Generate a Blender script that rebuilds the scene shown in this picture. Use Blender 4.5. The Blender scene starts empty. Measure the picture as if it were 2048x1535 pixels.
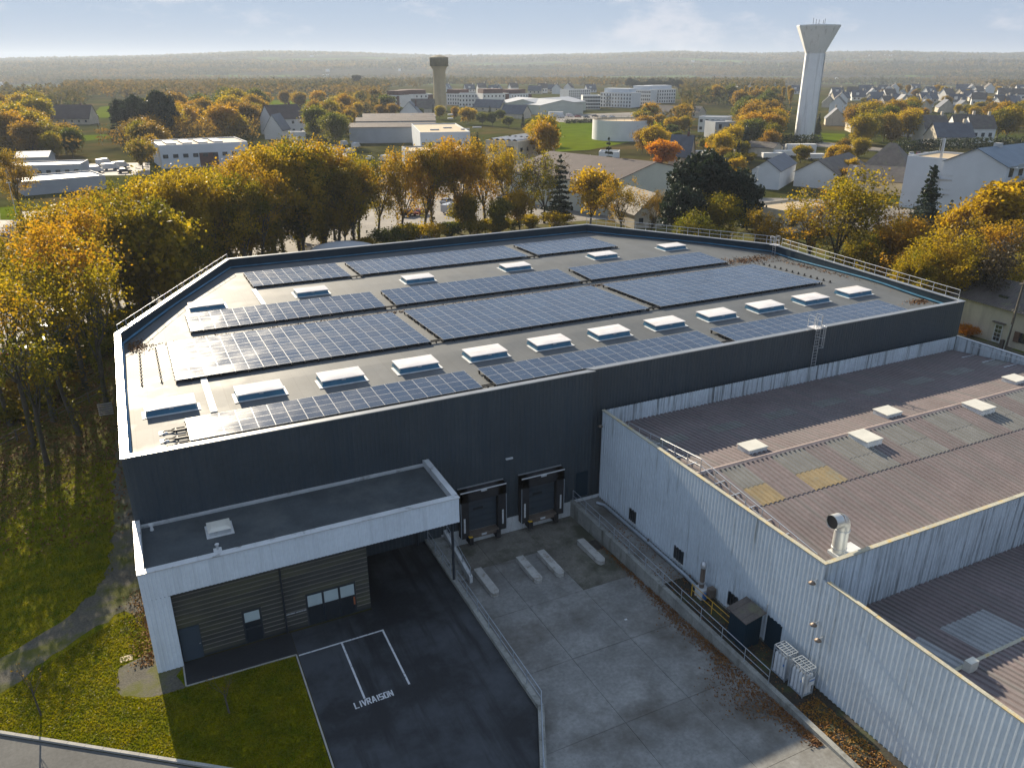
import bpy, math, random
import numpy as np
from mathutils import Matrix, Vector
random.seed(7); RNG = np.random.default_rng(11)
SC = bpy.context.scene
COL = SC.collection
rad = math.radians

# ------------------------------------------------------------------ camera
CH, F, CX, CY, HY = 32.0, 1566.0, 1024.0, 767.5, 127.0      # survey camera: height over the yard, focal length in px
PITCH = math.atan((CY - HY) / F); AZ = rad(25.87)
FH = np.array([math.sin(AZ), math.cos(AZ), 0.]); RT = np.array([math.cos(AZ), -math.sin(AZ), 0.]); ZU = np.array([0, 0, 1.])
FW = FH * math.cos(PITCH) - ZU * math.sin(PITCH); UP = FH * math.sin(PITCH) + ZU * math.cos(PITCH)
cd = bpy.data.cameras.new('camera'); cam = bpy.data.objects.new('camera', cd); COL.objects.link(cam)
cd.sensor_width = 36; cd.lens = F / 2048 * 36; cd.clip_start = 1; cd.clip_end = 40000
cam.matrix_world = Matrix(((RT[0], UP[0], -FW[0], 0), (RT[1], UP[1], -FW[1], 0), (RT[2], UP[2], -FW[2], CH), (0, 0, 0, 1)))
SC.camera = cam

# ------------------------------------------------------------------ sky, sun, exposure
SUN_EL, SUN_AZ = rad(23.3), rad(-3.8)        # azimuth from +Y
w = bpy.data.worlds.new('World'); SC.world = w; w.use_nodes = True
nt = w.node_tree; nt.nodes.clear(); N = nt.nodes.new; L = nt.links.new
out = N('ShaderNodeOutputWorld'); bg = N('ShaderNodeBackground'); bg.inputs['Strength'].default_value = 0.115
sky = N('ShaderNodeTexSky'); sky.sky_type = 'NISHITA'; sky.sun_disc = False
sky.sun_elevation = SUN_EL; sky.sun_rotation = SUN_AZ % (2 * math.pi)
sky.air_density = 1.0; sky.dust_density = 0.0; sky.ozone_density = 3.0; sky.altitude = 60
tc = N('ShaderNodeTexCoord'); mp = N('ShaderNodeMapping'); mp.inputs['Scale'].default_value = (9, 9, 22)
L(tc.outputs['Generated'], mp.inputs['Vector'])
no = N('ShaderNodeTexNoise'); no.inputs['Scale'].default_value = 1.0; no.inputs['Detail'].default_value = 7; no.inputs['Roughness'].default_value = .58
L(mp.outputs['Vector'], no.inputs['Vector'])
rp = N('ShaderNodeMapRange'); rp.inputs['From Min'].default_value = .53; rp.inputs['From Max'].default_value = .70; rp.interpolation_type = 'SMOOTHSTEP'
L(no.outputs['Fac'], rp.inputs['Value'])
ml = N('ShaderNodeMath'); ml.operation = 'MULTIPLY'; ml.inputs[1].default_value = .6; L(rp.outputs[0], ml.inputs[0])
mx = N('ShaderNodeMix'); mx.data_type = 'RGBA'; L(ml.outputs[0], mx.inputs['Factor'])
mx.inputs['B'].default_value = (3.5, 3.5, 3.75, 1)
veil = N('ShaderNodeMix'); veil.data_type = 'RGBA'; veil.inputs['Factor'].default_value = .968      # even pale blue added over the whole dome, tames sun-side glare, evens the fill
L(sky.outputs[0], veil.inputs['A']); veil.inputs['B'].default_value = (1.58, 2.03, 2.80, 1); L(veil.outputs['Result'], mx.inputs['A'])
L(mx.outputs['Result'], bg.inputs['Color']); L(bg.outputs[0], out.inputs['Surface'])
sl = bpy.data.lights.new('sun', 'SUN'); sl.energy = 5.0; sl.angle = rad(.5); sl.color = (1, .86, .65)
so = bpy.data.objects.new('sun', sl); COL.objects.link(so)
sd = Vector((math.sin(SUN_AZ) * math.cos(SUN_EL), math.cos(SUN_AZ) * math.cos(SUN_EL), math.sin(SUN_EL)))
so.rotation_euler = sd.to_track_quat('Z', 'Y').to_euler(); so.location = sd * 300
vs = SC.view_settings; vs.view_transform = 'Standard'; vs.look = 'None'; vs.gamma = 1; vs.exposure = 1.0; vs.use_curve_mapping = False
cy = SC.cycles; cy.use_denoising = True; cy.max_bounces = 7; cy.diffuse_bounces = 4; cy.glossy_bounces = 3; cy.transmission_bounces = 4
cy.volume_bounces = 0; cy.transparent_max_bounces = 6; cy.sample_clamp_indirect = 4; cy.caustics_reflective = False; cy.caustics_refractive = False

def P(px, py, z=0.0):
    """point of the place seen at photo pixel (px, py) lying at height z"""
    d = FW * F + RT * (px - CX) + UP * (CY - py); t = (z - CH) / d[2]
    return np.array([d[0] * t, d[1] * t, z])
def PR(p):
    v = np.array(p, float) - np.array([0, 0, CH]); k = v @ FW
    return CX + F * (v @ RT) / k, CY - F * (v @ UP) / k, k

# ------------------------------------------------------------------ materials
MATS = {}
def M(name, col, rough=.6, metal=0., var=.12, vs=.5, col2=None, bump=0., bs=12., spec=.5, fine=.0, stain=None, streak=None):
    """principled material: base colour with two noise scales, optional second colour patches, relief and run-off streaks"""
    m = bpy.data.materials.new(name); MATS[name] = m; m.use_nodes = True
    nt = m.node_tree; N = nt.nodes.new; L = nt.links.new; b = nt.nodes['Principled BSDF']
    b.inputs['Roughness'].default_value = rough; b.inputs['Metallic'].default_value = metal; b.inputs['Specular IOR Level'].default_value = spec
    g = N('ShaderNodeNewGeometry')
    def noise(scale, det=4, r=.6, vec=None):
        n = N('ShaderNodeTexNoise'); n.inputs['Scale'].default_value = scale; n.inputs['Detail'].default_value = det; n.inputs['Roughness'].default_value = r
        L(vec or g.outputs['Position'], n.inputs['Vector']); return n
    def mixc(fac, a, bb):
        x = N('ShaderNodeMix'); x.data_type = 'RGBA'
        L(fac, x.inputs['Factor'])
        for s, v in (('A', a), ('B', bb)):
            if isinstance(v, tuple): x.inputs[s].default_value = v
            else: L(v, x.inputs[s])
        return x.outputs['Result']
    def rng(o, a, bb):
        r = N('ShaderNodeMapRange'); r.inputs['From Min'].default_value = a; r.inputs['From Max'].default_value = bb; L(o, r.inputs['Value']); return r.outputs[0]
    c = tuple(col) + (1,)
    lo = tuple(x * (1 - var) for x in col) + (1,); hi = tuple(min(1, x * (1 + var)) for x in col) + (1,)
    if col2: hi = tuple(col2) + (1,); lo = c
    n1 = noise(vs); cur = mixc(rng(n1.outputs['Fac'], .35, .65), lo, hi)
    if fine:
        n2 = noise(vs * 14, 3); k = N('ShaderNodeMix'); k.data_type = 'RGBA'; k.blend_type = 'MULTIPLY'; k.inputs['Factor'].default_value = 1
        L(cur, k.inputs['A']); cr = N('ShaderNodeMapRange'); cr.inputs['To Min'].default_value = 1 - fine; cr.inputs['To Max'].default_value = 1 + fine; cr.inputs['From Min'].default_value = .3; cr.inputs['From Max'].default_value = .7
        L(n2.outputs['Fac'], cr.inputs['Value']); L(cr.outputs[0], k.inputs['B']); cur = k.outputs['Result']
    if stain:   # (colour, scale, low, high)
        n3 = noise(stain[1], 6, .65); cur = mixc(rng(n3.outputs['Fac'], stain[2], stain[3]), cur, tuple(stain[0]) + (1,))
    if streak:  # (colour, (sx, sy, sz), low, high)
        mpn = N('ShaderNodeMapping'); mpn.inputs['Scale'].default_value = streak[1]; L(g.outputs['Position'], mpn.inputs['Vector'])
        n4 = noise(1, 5, .6, mpn.outputs['Vector']); cur = mixc(rng(n4.outputs['Fac'], streak[2], streak[3]), cur, tuple(streak[0]) + (1,))
    L(cur, b.inputs['Base Color'])
    if bump:
        nb = noise(bs, 5, .65); bp = N('ShaderNodeBump'); bp.inputs['Strength'].default_value = bump; bp.inputs['Distance'].default_value = .05
        L(nb.outputs['Fac'], bp.inputs['Height']); L(bp.outputs[0], b.inputs['Normal'])
    return m

def leaf(name, c1, c2, c3, trans=.62, rough=.5):
    """foliage: colour from the per-leaf tint and the tree, light passes through the blade"""
    m = bpy.data.materials.new(name); MATS[name] = m; m.use_nodes = True
    nt = m.node_tree; N = nt.nodes.new; L = nt.links.new; b = nt.nodes['Principled BSDF']
    at = N('ShaderNodeAttribute'); at.attribute_name = 'tint'
    oi = N('ShaderNodeObjectInfo'); ad = N('ShaderNodeMath'); ad.operation = 'MULTIPLY_ADD'; ad.inputs[1].default_value = .5; ad.inputs[2].default_value = -.25
    L(oi.outputs['Random'], ad.inputs[0]); sm = N('ShaderNodeMath'); sm.operation = 'ADD'; sm.use_clamp = True; L(ad.outputs[0], sm.inputs[0]); L(at.outputs['Fac'], sm.inputs[1])
    cr = N('ShaderNodeValToRGB'); e = cr.color_ramp.elements; e[0].position = 0; e[0].color = (*c1, 1); e[1].position = 1; e[1].color = (*c3, 1)
    k = e.new(.5); k.color = (*c2, 1); L(sm.outputs[0], cr.inputs[0]); L(cr.outputs[0], b.inputs['Base Color'])
    b.inputs['Roughness'].default_value = rough; b.inputs['Specular IOR Level'].default_value = .18
    tr = N('ShaderNodeBsdfTranslucent'); br = N('ShaderNodeMix'); br.data_type = 'RGBA'; br.blend_type = 'MULTIPLY'; br.inputs['Factor'].default_value = 1
    br.inputs['B'].default_value = (1.42, 1.38, .9, 1); br.clamp_result = False; L(cr.outputs[0], br.inputs['A']); L(br.outputs['Result'], tr.inputs['Color'])
    ms = N('ShaderNodeMixShader'); ms.inputs[0].default_value = trans; L(b.outputs[0], ms.inputs[1]); L(tr.outputs[0], ms.inputs[2])
    L(ms.outputs[0], nt.nodes['Material Output'].inputs['Surface'])
    return m

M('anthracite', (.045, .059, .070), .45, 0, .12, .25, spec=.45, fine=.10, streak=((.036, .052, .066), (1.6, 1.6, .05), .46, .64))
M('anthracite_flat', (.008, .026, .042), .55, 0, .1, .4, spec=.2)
M('coping', (.36, .37, .37), .32, .55, .1, .6)
M('upstand', (.05, .17, .28), .45, .2, .2, .8)
M('white_clad', (.72, .78, .83), .45, 0, .05, .3, fine=.04, streak=((.60, .65, .69), (2.4, 2.4, .12), .52, .74))
M('white_coping', (.60, .62, .62), .4, .2, .1, .7, stain=((.20, .19, .17), 1.2, .56, .72))
M('annex_roof', (.055, .066, .072), .8, 0, .2, .6, fine=.12, stain=((.10, .11, .11), .35, .5, .75), bump=.2, bs=30)
M('old_clad', (.60, .67, .72), .45, 0, .07, .25, fine=.05, streak=((.20, .22, .21), (3.2, 3.2, .22), .60, .80))
M('old_clad_dirty', (.56, .62, .66), .5, 0, .1, .25, fine=.06, streak=((.085, .095, .095), (3.1, 3.1, .14), .50, .72))
M('lichen_coping', (.42, .40, .31), .8, 0, .15, 1., stain=((.50, .36, .12), 2., .52, .68), fine=.2)
M('fibre_roof', (.190, .156, .154), .75, 0, .13, .3, fine=.12, streak=((.16, .15, .145), (2.5, .12, 1), .45, .7), spec=.3)
M('fibre_ridge', (.25, .20, .185), .8, 0, .12, 1., fine=.12)
M('sheet_grey', (.185, .182, .168), .5, 0, .12, .7, fine=.12, streak=((.15, .145, .125), (3, .3, 1), .45, .7))
M('sheet_yellow', (.27, .205, .105), .5, 0, .15, .8, fine=.15, stain=((.24, .22, .15), 1.5, .5, .7))
M('hatch_white', (.62, .60, .52), .45, 0, .06, 2.)
M('lid', (.78, .74, .70), .22, 0, .06, 1.2, streak=((.62, .52, .45), (.4, 5, 1), .56, .72), spec=.6)
M('kerb_metal', (.035, .14, .23), .4, .2, .15, 1.)
M('flash_white', (.62, .63, .62), .5, 0, .12, 2.)
M('galv', (.56, .58, .60), .38, .7, .08, 3.)
M('steel_rail', (.40, .45, .50), .45, .5, .1, 3.)
M('black', (.012, .013, .015), .6, 0, .2, 2.)
M('rubber', (.018, .018, .02), .75, 0, .25, 2.)
M('dock_panel', (.040, .055, .070), .4, 0, .08, 1.)
M('render_white', (.56, .58, .58), .85, 0, .1, .6, fine=.08, streak=((.22, .21, .19), (2, 2, .3), .55, .8))
M('concrete', (.225, .226, .215), .8, 0, .2, .35, fine=.18, bump=.25, bs=25, stain=((.10, .092, .078), .22, .46, .68))
M('concrete_old', (.15, .142, .12), .85, 0, .25, .5, fine=.22, bump=.25, bs=25, stain=((.060, .062, .040), .35, .46, .62))
M('guide', (.42, .415, .39), .8, 0, .12, 1.2, fine=.15, stain=((.22, .19, .15), 2., .52, .70))
M('concrete_wall', (.27, .275, .255), .85, 0, .18, .7, fine=.15, bump=.2, bs=18, streak=((.11, .11, .09), (1.8, 1.8, .35), .52, .76))
M('joint', (.075, .075, .07), .9)
M('asphalt', (.013, .016, .020), .6, 0, .3, .3, fine=.25, bump=.3, bs=40, stain=((.048, .055, .063), .15, .44, .60), streak=((.009, .011, .014), (1.1, .10, 1), .50, .66), spec=.4)
M('asphalt_new', (.016, .018, .021), .6, 0, .2, .6, fine=.2, bump=.3, bs=40)
M('asphalt_pale', (.21, .19, .165), .8, 0, .15, .15, spec=.3, fine=.15, bump=.2, bs=20, stain=((.11, .105, .10), .1, .45, .7))
M('road', (.105, .105, .10), .9, 0, .15, .4, fine=.15, bump=.25, bs=30)
M('kerbstone', (.34, .33, .30), .85, 0, .12, 1.5, fine=.15)
M('paint', (.55, .57, .58), .7, 0, .1, 3., fine=.15, stain=((.10, .105, .11), 7., .56, .66))
M('gravel', (.11, .10, .075), .95, 0, .2, .5, fine=.3, bump=.8, bs=14, stain=((.085, .090, .006), .5, .46, .62))
M('soil', (.035, .030, .022), .95, 0, .3, .6, fine=.3, bump=.6, bs=10, stain=((.05, .065, .018), .6, .5, .68))
M('lawn', (.065, .090, .001), .95, 0, .2, .9, col2=(.19, .165, .001), spec=.05, fine=.5, bump=.9, bs=16, stain=((.11, .080, .012), .5, .58, .78))
M('wood_floor', (.055, .050, .018), .95, 0, .3, .25, col2=(.095, .095, .003), spec=.08, fine=.35, bump=.9, bs=9, stain=((.12, .068, .022), .45, .5, .68))
M('land', (.050, .046, .018), 1.0, spec=0, metal=0, var=.3, vs=.006, col2=(.055, .066, .016), fine=.3, stain=((.11, .075, .03), .02, .5, .66))
M('hill', (.036, .034, .018), 1.0, 0, .3, .0016, spec=0, col2=(.056, .046, .022), fine=.45, stain=((.085, .125, .025), .0021, .54, .58))
M('field', (.085, .125, .006), 1.0, 0, .2, .01, spec=0, col2=(.11, .135, .008), fine=.15)
M('field_far', (.16, .22, .05), .95, 0, .2, .01, fine=.1)
M('bark', (.085, .072, .055), .9, 0, .3, 1.5, fine=.3, bump=.8, bs=8, stain=((.05, .065, .02), .8, .5, .66))
M('bark_far', (.06, .048, .035), .9)
M('bark_pale', (.34, .30, .25), .8, 0, .25, 2.)
M('slat_dark', (.050, .052, .046), .33, 0, .15, .5, streak=((.085, .085, .055), (.25, 1, 1.2), .48, .62))
M('slat_trim', (.27, .25, .22), .5, 0, .1, 2.)
M('door_grey', (.045, .065, .085), .4, 0, .08, 1.)
M('glass', (.015, .022, .028), .06, 0, .1, 1., spec=.8)
M('blind', (.42, .50, .50), .7, 0, .06, 1.)
M('frame_dark', (.025, .032, .04), .4)
M('alu', (.76, .77, .78), .35, .35, .03, 2.)
M('panel_frame', (.50, .51, .52), .4, .3, .03, 2.)
M('cable', (.015, .015, .016), .6)
M('tower_white', (.78, .79, .78), .75, 0, .05, .15, fine=.03, streak=((.48, .48, .46), (.6, .6, .04), .55, .75))
M('tower_beige', (.44, .36, .22), .85, 0, .08, .2, streak=((.32, .26, .16), (.5, .5, .05), .5, .75))
M('tower_tank', (.20, .175, .11), .85, 0, .15, .3, streak=((.13, .12, .08), (.8, .8, .1), .45, .7))
M('wall_white', (.66, .66, .64), .8, 0, .05, .2, fine=.03)
M('wall_cream', (.52, .46, .36), .85, 0, .08, .4, fine=.06, streak=((.40, .35, .28), (1, 1, .2), .5, .75))
M('wall_grey', (.34, .36, .38), .7, 0, .08, .2)
M('wall_blue_grey', (.60, .63, .66), .6, 0, .05, .2)
M('wall_green', (.46, .48, .41), .6, 0, .05, .2, fine=.03)
M('wall_tan', (.52, .42, .28), .8, 0, .08, .2)
M('brick_red', (.12, .062, .052), .85, 0, .15, .4, fine=.1)
M('slate', (.060, .068, .085), .5, 0, .2, .5, fine=.15, spec=.6)
M('slate_brown', (.10, .085, .075), .75, 0, .2, .6, fine=.2, stain=((.14, .14, .08), .8, .55, .7))
M('tile_red', (.19, .085, .055), .8, 0, .2, .6, fine=.15)
M('roof_brown', (.075, .055, .050), .8, 0, .15, .3, fine=.1)
M('roof_metal', (.13, .17, .21), .45, .2, .1, .3, fine=.05)
M('roof_tan', (.45, .35, .22), .8, 0, .08, .2)
M('sheet_pale', (.27, .28, .285), .5, 0, .12, .7, fine=.12)
M('roof_pale', (.42, .43, .44), .6, .0, .08, .3)
M('panes', (.03, .04, .055), .15, 0, .2, 1., spec=.7)
M('shutter', (.14, .075, .05), .7)
M('wood_pole', (.10, .085, .07), .85, 0, .2, 2.)
M('yellow_paint', (.60, .36, .03), .6)
M('orange_fabric', (.35, .10, .03), .8)
M('cyl_white', (.62, .65, .67), .4, 0, .06, 3.)
M('sticker_blue', (.05, .16, .40), .5)
M('rust_steel', (.20, .16, .13), .55, .5, .2, 2.)
M('chrome', (.60, .60, .57), .42, .55, .08, 2.)
for i, c in enumerate([(.62, .63, .64), (.03, .03, .035), (.30, .31, .33), (.05, .09, .20), (.28, .03, .025), (.12, .13, .14)]): M('car_paint%d' % i, c, .25, .15, .02, 1., spec=.7)
M('tyre', (.015, .015, .015), .8)
M('litter', (.13, .052, .016), .8, 0, .4, 3., col2=(.19, .088, .018))
M('litter_gold', (.26, .14, .012), .8, 0, .3, 3., col2=(.20, .075, .01))
leaf('leaf_gold', (.10, .10, .008), (.26, .198, .010), (.38, .25, .013))
leaf('leaf_amber', (.12, .095, .010), (.28, .182, .012), (.38, .20, .015))
leaf('leaf_olive', (.065, .075, .007), (.18, .160, .009), (.32, .225, .011))
leaf('leaf_green', (.038, .054, .012), (.075, .095, .016), (.15, .14, .02))
leaf('leaf_orange', (.34, .11, .004), (.46, .18, .005), (.54, .26, .008))
leaf('leaf_yellow', (.22, .15, .008), (.34, .225, .01), (.42, .28, .014))
leaf('leaf_rust', (.10, .072, .014), (.20, .13, .018), (.29, .165, .020))
leaf('leaf_bare', (.05, .038, .022), (.075, .055, .03), (.11, .078, .035), .3)
leaf('needle', (.014, .024, .016), (.026, .042, .024), (.045, .060, .032), .2)
leaf('needle_blue', (.035, .055, .050), (.055, .080, .072), (.075, .100, .085), .2)
leaf('hedge', (.020, .032, .014), (.035, .050, .018), (.06, .07, .022), .25)
leaf('forest', (.036, .042, .014), (.10, .078, .024), (.18, .115, .030), .42, .9); MATS['forest'].node_tree.nodes['Principled BSDF'].inputs['Specular IOR Level'].default_value = 0
leaf('blade', (.075, .100, .001), (.155, .160, .001), (.22, .185, .003), .5)

def solar_glass():
    m = bpy.data.materials.new('solar_glass'); MATS['solar_glass'] = m; m.use_nodes = True
    nt = m.node_tree; N = nt.nodes.new; L = nt.links.new; b = nt.nodes['Principled BSDF']
    tc = N('ShaderNodeTexCoord'); sp = N('ShaderNodeSeparateXYZ'); L(tc.outputs['Object'], sp.inputs[0])
    facs = []
    for ax, pitch, wdt in (('X', .1667, .035), ('Y', .084, .05)):
        d = N('ShaderNodeMath'); d.operation = 'DIVIDE'; d.inputs[1].default_value = pitch; L(sp.outputs[ax], d.inputs[0])
        fr = N('ShaderNodeMath'); fr.operation = 'FRACT'; L(d.outputs[0], fr.inputs[0])
        lt = N('ShaderNodeMath'); lt.operation = 'LESS_THAN'; lt.inputs[1].default_value = wdt; L(fr.outputs[0], lt.inputs[0]); facs.append(lt)
    mxn = N('ShaderNodeMath'); mxn.operation = 'MAXIMUM'; L(facs[0].outputs[0], mxn.inputs[0]); L(facs[1].outputs[0], mxn.inputs[1])
    oi = N('ShaderNodeObjectInfo'); cr = N('ShaderNodeValToRGB'); e = cr.color_ramp.elements
    e[0].color = (.010, .026, .060, 1); e[1].color = (.020, .042, .085, 1); L(oi.outputs['Random'], cr.inputs[0])
    x = N('ShaderNodeMix'); x.data_type = 'RGBA'; L(mxn.outputs[0], x.inputs['Factor']); L(cr.outputs[0], x.inputs['A']); x.inputs['B'].default_value = (.06, .08, .11, 1)
    L(x.outputs['Result'], b.inputs['Base Color'])
    g = N('ShaderNodeNewGeometry'); n = N('ShaderNodeTexNoise'); n.inputs['Scale'].default_value = .5; n.inputs['Detail'].default_value = 6; L(g.outputs['Position'], n.inputs['Vector'])
    r = N('ShaderNodeMapRange'); r.inputs['From Min'].default_value = .35; r.inputs['From Max'].default_value = .7; r.inputs['To Min'].default_value = .17; r.inputs['To Max'].default_value = .27
    L(n.outputs['Fac'], r.inputs['Value']); L(r.outputs[0], b.inputs['Roughness']); b.inputs['Specular IOR Level'].default_value = 1.0
solar_glass()

def membrane():
    """bitumen roof: pale grey felt in strips about a metre wide, damp patches that shine"""
    m = M('membrane', (.122, .130, .134), .5, 0, .06, .12, spec=.15, fine=.04, stain=((.098, .105, .109), .25, .50, .75))
    nt = m.node_tree; N = nt.nodes.new; L = nt.links.new; b = nt.nodes['Principled BSDF']
    g = N('ShaderNodeNewGeometry'); sp = N('ShaderNodeSeparateXYZ'); L(g.outputs['Position'], sp.inputs[0])
    fr = N('ShaderNodeMath'); fr.operation = 'FRACT'; L(sp.outputs['X'], fr.inputs[0])
    lt = N('ShaderNodeMath'); lt.operation = 'LESS_THAN'; lt.inputs[1].default_value = .07; L(fr.outputs[0], lt.inputs[0])
    fl = N('ShaderNodeMath'); fl.operation = 'FLOOR'; L(sp.outputs['X'], fl.inputs[0]); wn = N('ShaderNodeTexWhiteNoise'); wn.noise_dimensions = '1D'; L(fl.outputs[0], wn.inputs['W'])
    old = b.inputs['Base Color'].links[0].from_socket
    k = N('ShaderNodeMix'); k.data_type = 'RGBA'; k.blend_type = 'MULTIPLY'; k.inputs['Factor'].default_value = 1; L(old, k.inputs['A'])
    a = N('ShaderNodeMath'); a.operation = 'MULTIPLY_ADD'; a.inputs[1].default_value = .10; a.inputs[2].default_value = .95; L(wn.outputs['Value'], a.inputs[0])
    s = N('ShaderNodeMath'); s.operation = 'MULTIPLY_ADD'; s.inputs[1].default_value = -.10; L(lt.outputs[0], s.inputs[0]); L(a.outputs[0], s.inputs[2])
    L(s.outputs[0], k.inputs['B']); L(k.outputs['Result'], b.inputs['Base Color'])
    n = N('ShaderNodeTexNoise'); n.inputs['Scale'].default_value = .3; n.inputs['Detail'].default_value = 5; L(g.outputs['Position'], n.inputs['Vector'])
    r = N('ShaderNodeMapRange'); r.inputs['From Min'].default_value = .48; r.inputs['From Max'].default_value = .74; r.inputs['To Min'].default_value = .60; r.inputs['To Max'].default_value = .46
    L(n.outputs['Fac'], r.inputs['Value']); L(r.outputs[0], b.inputs['Roughness'])
membrane()

# ------------------------------------------------------------------ mesh helpers
class MB:
    def __init__(s): s.v = []; s.f = []; s.m = []; s.sm = []
    def add(s, vs, fs, m=0, smooth=False):
        o = len(s.v); s.v.extend([tuple(map(float, v)) for v in vs])
        for f in fs: s.f.append([i + o for i in f]); s.m.append(m); s.sm.append(smooth)
        return s
    def quad(s, a, b, c, d, m=0): return s.add([a, b, c, d], [(0, 1, 2, 3)], m)
    def box(s, x0, y0, z0, x1, y1, z1, m=0):
        x0, x1 = sorted((x0, x1)); y0, y1 = sorted((y0, y1)); z0, z1 = sorted((z0, z1))
        return s.add([(x0, y0, z0), (x1, y0, z0), (x1, y1, z0), (x0, y1, z0), (x0, y0, z1), (x1, y0, z1), (x1, y1, z1), (x0, y1, z1)],
                     [(0, 3, 2, 1), (4, 5, 6, 7), (0, 1, 5, 4), (1, 2, 6, 5), (2, 3, 7, 6), (3, 0, 4, 7)], m)
    def prism(s, poly, z0, z1, m=0, mt=None):
        n = len(poly); zz0 = z0 if hasattr(z0, '__len__') else [z0] * n; zz1 = z1 if hasattr(z1, '__len__') else [z1] * n
        vs = [(p[0], p[1], zz0[i]) for i, p in enumerate(poly)] + [(p[0], p[1], zz1[i]) for i, p in enumerate(poly)]
        s.add(vs, [(i, (i + 1) % n, n + (i + 1) % n, n + i) for i in range(n)], m)
        s.add(vs[n:], [tuple(range(n))], m if mt is None else mt); s.add(vs[:n], [tuple(reversed(range(n)))], m); return s
    def tube(s, p0, p1, r0, r1=None, n=6, m=0, cap=True):
        p0 = np.array(p0, float); p1 = np.array(p1, float); r1 = r0 if r1 is None else r1
        d = p1 - p0; l = np.linalg.norm(d)
        if l < 1e-6: return s
        d /= l; a = np.cross(d, [0, 0, 1.] if abs(d[2]) < .9 else [1., 0, 0]); a /= np.linalg.norm(a); b = np.cross(d, a)
        vs = [p + r * (math.cos(2 * math.pi * i / n) * a + math.sin(2 * math.pi * i / n) * b) for p, r in ((p0, r0), (p1, r1)) for i in range(n)]
        s.add(vs, [((i + 1) % n, i, n + i, n + (i + 1) % n) for i in range(n)], m, True)
        if cap: s.add(vs, [tuple(range(n)), tuple(reversed(range(n, 2 * n)))], m)
        return s
    def path(s, pts, r, n=6, m=0):
        for a, b in zip(pts[:-1], pts[1:]): s.tube(a, b, r, n=n, m=m)
        return s
    def lathe(s, cx, cy, prof, n=24, m=0, smooth=True):
        vs = [(cx + r * math.cos(2 * math.pi * i / n), cy + r * math.sin(2 * math.pi * i / n), z) for r, z in prof for i in range(n)]
        fs = [(k * n + i, k * n + (i + 1) % n, (k + 1) * n + (i + 1) % n, (k + 1) * n + i) for k in range(len(prof) - 1) for i in range(n)]
        return s.add(vs, fs, m, smooth)
    def bar(s, p0, p1, w, h, m=0):
        """square bar from p0 to p1"""
        p0 = np.array(p0, float); p1 = np.array(p1, float); d = p1 - p0; d /= np.linalg.norm(d)
        a = np.cross(d, [0, 0, 1.] if abs(d[2]) < .95 else [1., 0, 0]); a /= np.linalg.norm(a); b = np.cross(a, d)
        vs = [p + x * w / 2 * a + y * h / 2 * b for p in (p0, p1) for x, y in ((-1, -1), (1, -1), (1, 1), (-1, 1))]
        return s.add(vs, [(0, 1, 2, 3), (7, 6, 5, 4), (0, 4, 5, 1), (1, 5, 6, 2), (2, 6, 7, 3), (3, 7, 4, 0)], m)
    def mesh(s, name, mats):
        me = bpy.data.meshes.new(name); me.from_pydata(s.v, [], s.f)
        for m in ([mats] if isinstance(mats, str) else mats): me.materials.append(MATS[m])
        me.polygons.foreach_set('material_index', s.m); me.polygons.foreach_set('use_smooth', s.sm); me.update(); return me
    def build(s, name, mats, parent=None, local=False):
        return link(name, s.mesh(name, mats), parent, local)

def link(name, me, parent=None, local=False, loc=None):
    o = bpy.data.objects.new(name, me); COL.objects.link(o)
    if parent is not None:
        o.parent = parent
        if not local and parent.type == 'EMPTY': o.location = -parent.location
    if loc is not None: o.location = loc
    return o
def tag(o, label=None, cat=None, group=None, kind=None):
    for k, v in (('label', label), ('category', cat), ('group', group), ('kind', kind)):
        if v: o[k] = v
    return o
def thing(name, label, cat, loc=(0, 0, 0), rz=0, group=None):
    o = bpy.data.objects.new(name, None); COL.objects.link(o); o.location = loc; o.rotation_euler = (0, 0, rz); o.empty_display_size = .3
    return tag(o, label, cat, group)
KIDS = {}
def copy_tree(src, parent=None):
    c = src.copy(); COL.objects.link(c); c.parent = parent
    for ch in KIDS.get(src.name) or KIDS.setdefault(src.name, list(src.children)): copy_tree(ch, c)
    return c
def place(src, name, label, loc, rz=0, sc=1., group=None):
    c = copy_tree(src); c.name = name; c.location = loc; c.rotation_euler = (0, 0, rz)
    c.scale = (sc, sc, sc) if not hasattr(sc, '__len__') else sc
    c['label'] = label
    if group: c['group'] = group
    return c
def ribwall(mb, p0, p1, z0, z1, pitch=.3, depth=.04, flat=.55, m=0):
    """profiled cladding from p0 to p1, outside on the right hand; z0, z1 numbers or pairs"""
    p0 = np.array(p0[:2], float); p1 = np.array(p1[:2], float); d = p1 - p0; l = np.hypot(*d); d /= l; nrm = np.array([d[1], -d[0]])
    n = max(1, int(round(l / pitch))); pt = l / n; pts = []
    for i in range(n):
        a = i * pt; b = a + pt * flat; k = (pt - pt * flat) / 4
        pts += [(a, 0), (b, 0), (b + k, depth), (a + pt - k, depth)]
    pts.append((l, 0)); A = z0 if hasattr(z0, '__len__') else (z0, z0); B = z1 if hasattr(z1, '__len__') else (z1, z1); vs = []
    for t, o in pts:
        q = p0 + d * t + nrm * o; u = t / l; vs += [(q[0], q[1], A[0] + (A[1] - A[0]) * u), (q[0], q[1], B[0] + (B[1] - B[0]) * u)]
    mb.add(vs, [(2 * i, 2 * i + 2, 2 * i + 3, 2 * i + 1) for i in range(len(pts) - 1)], m); return mb
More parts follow.
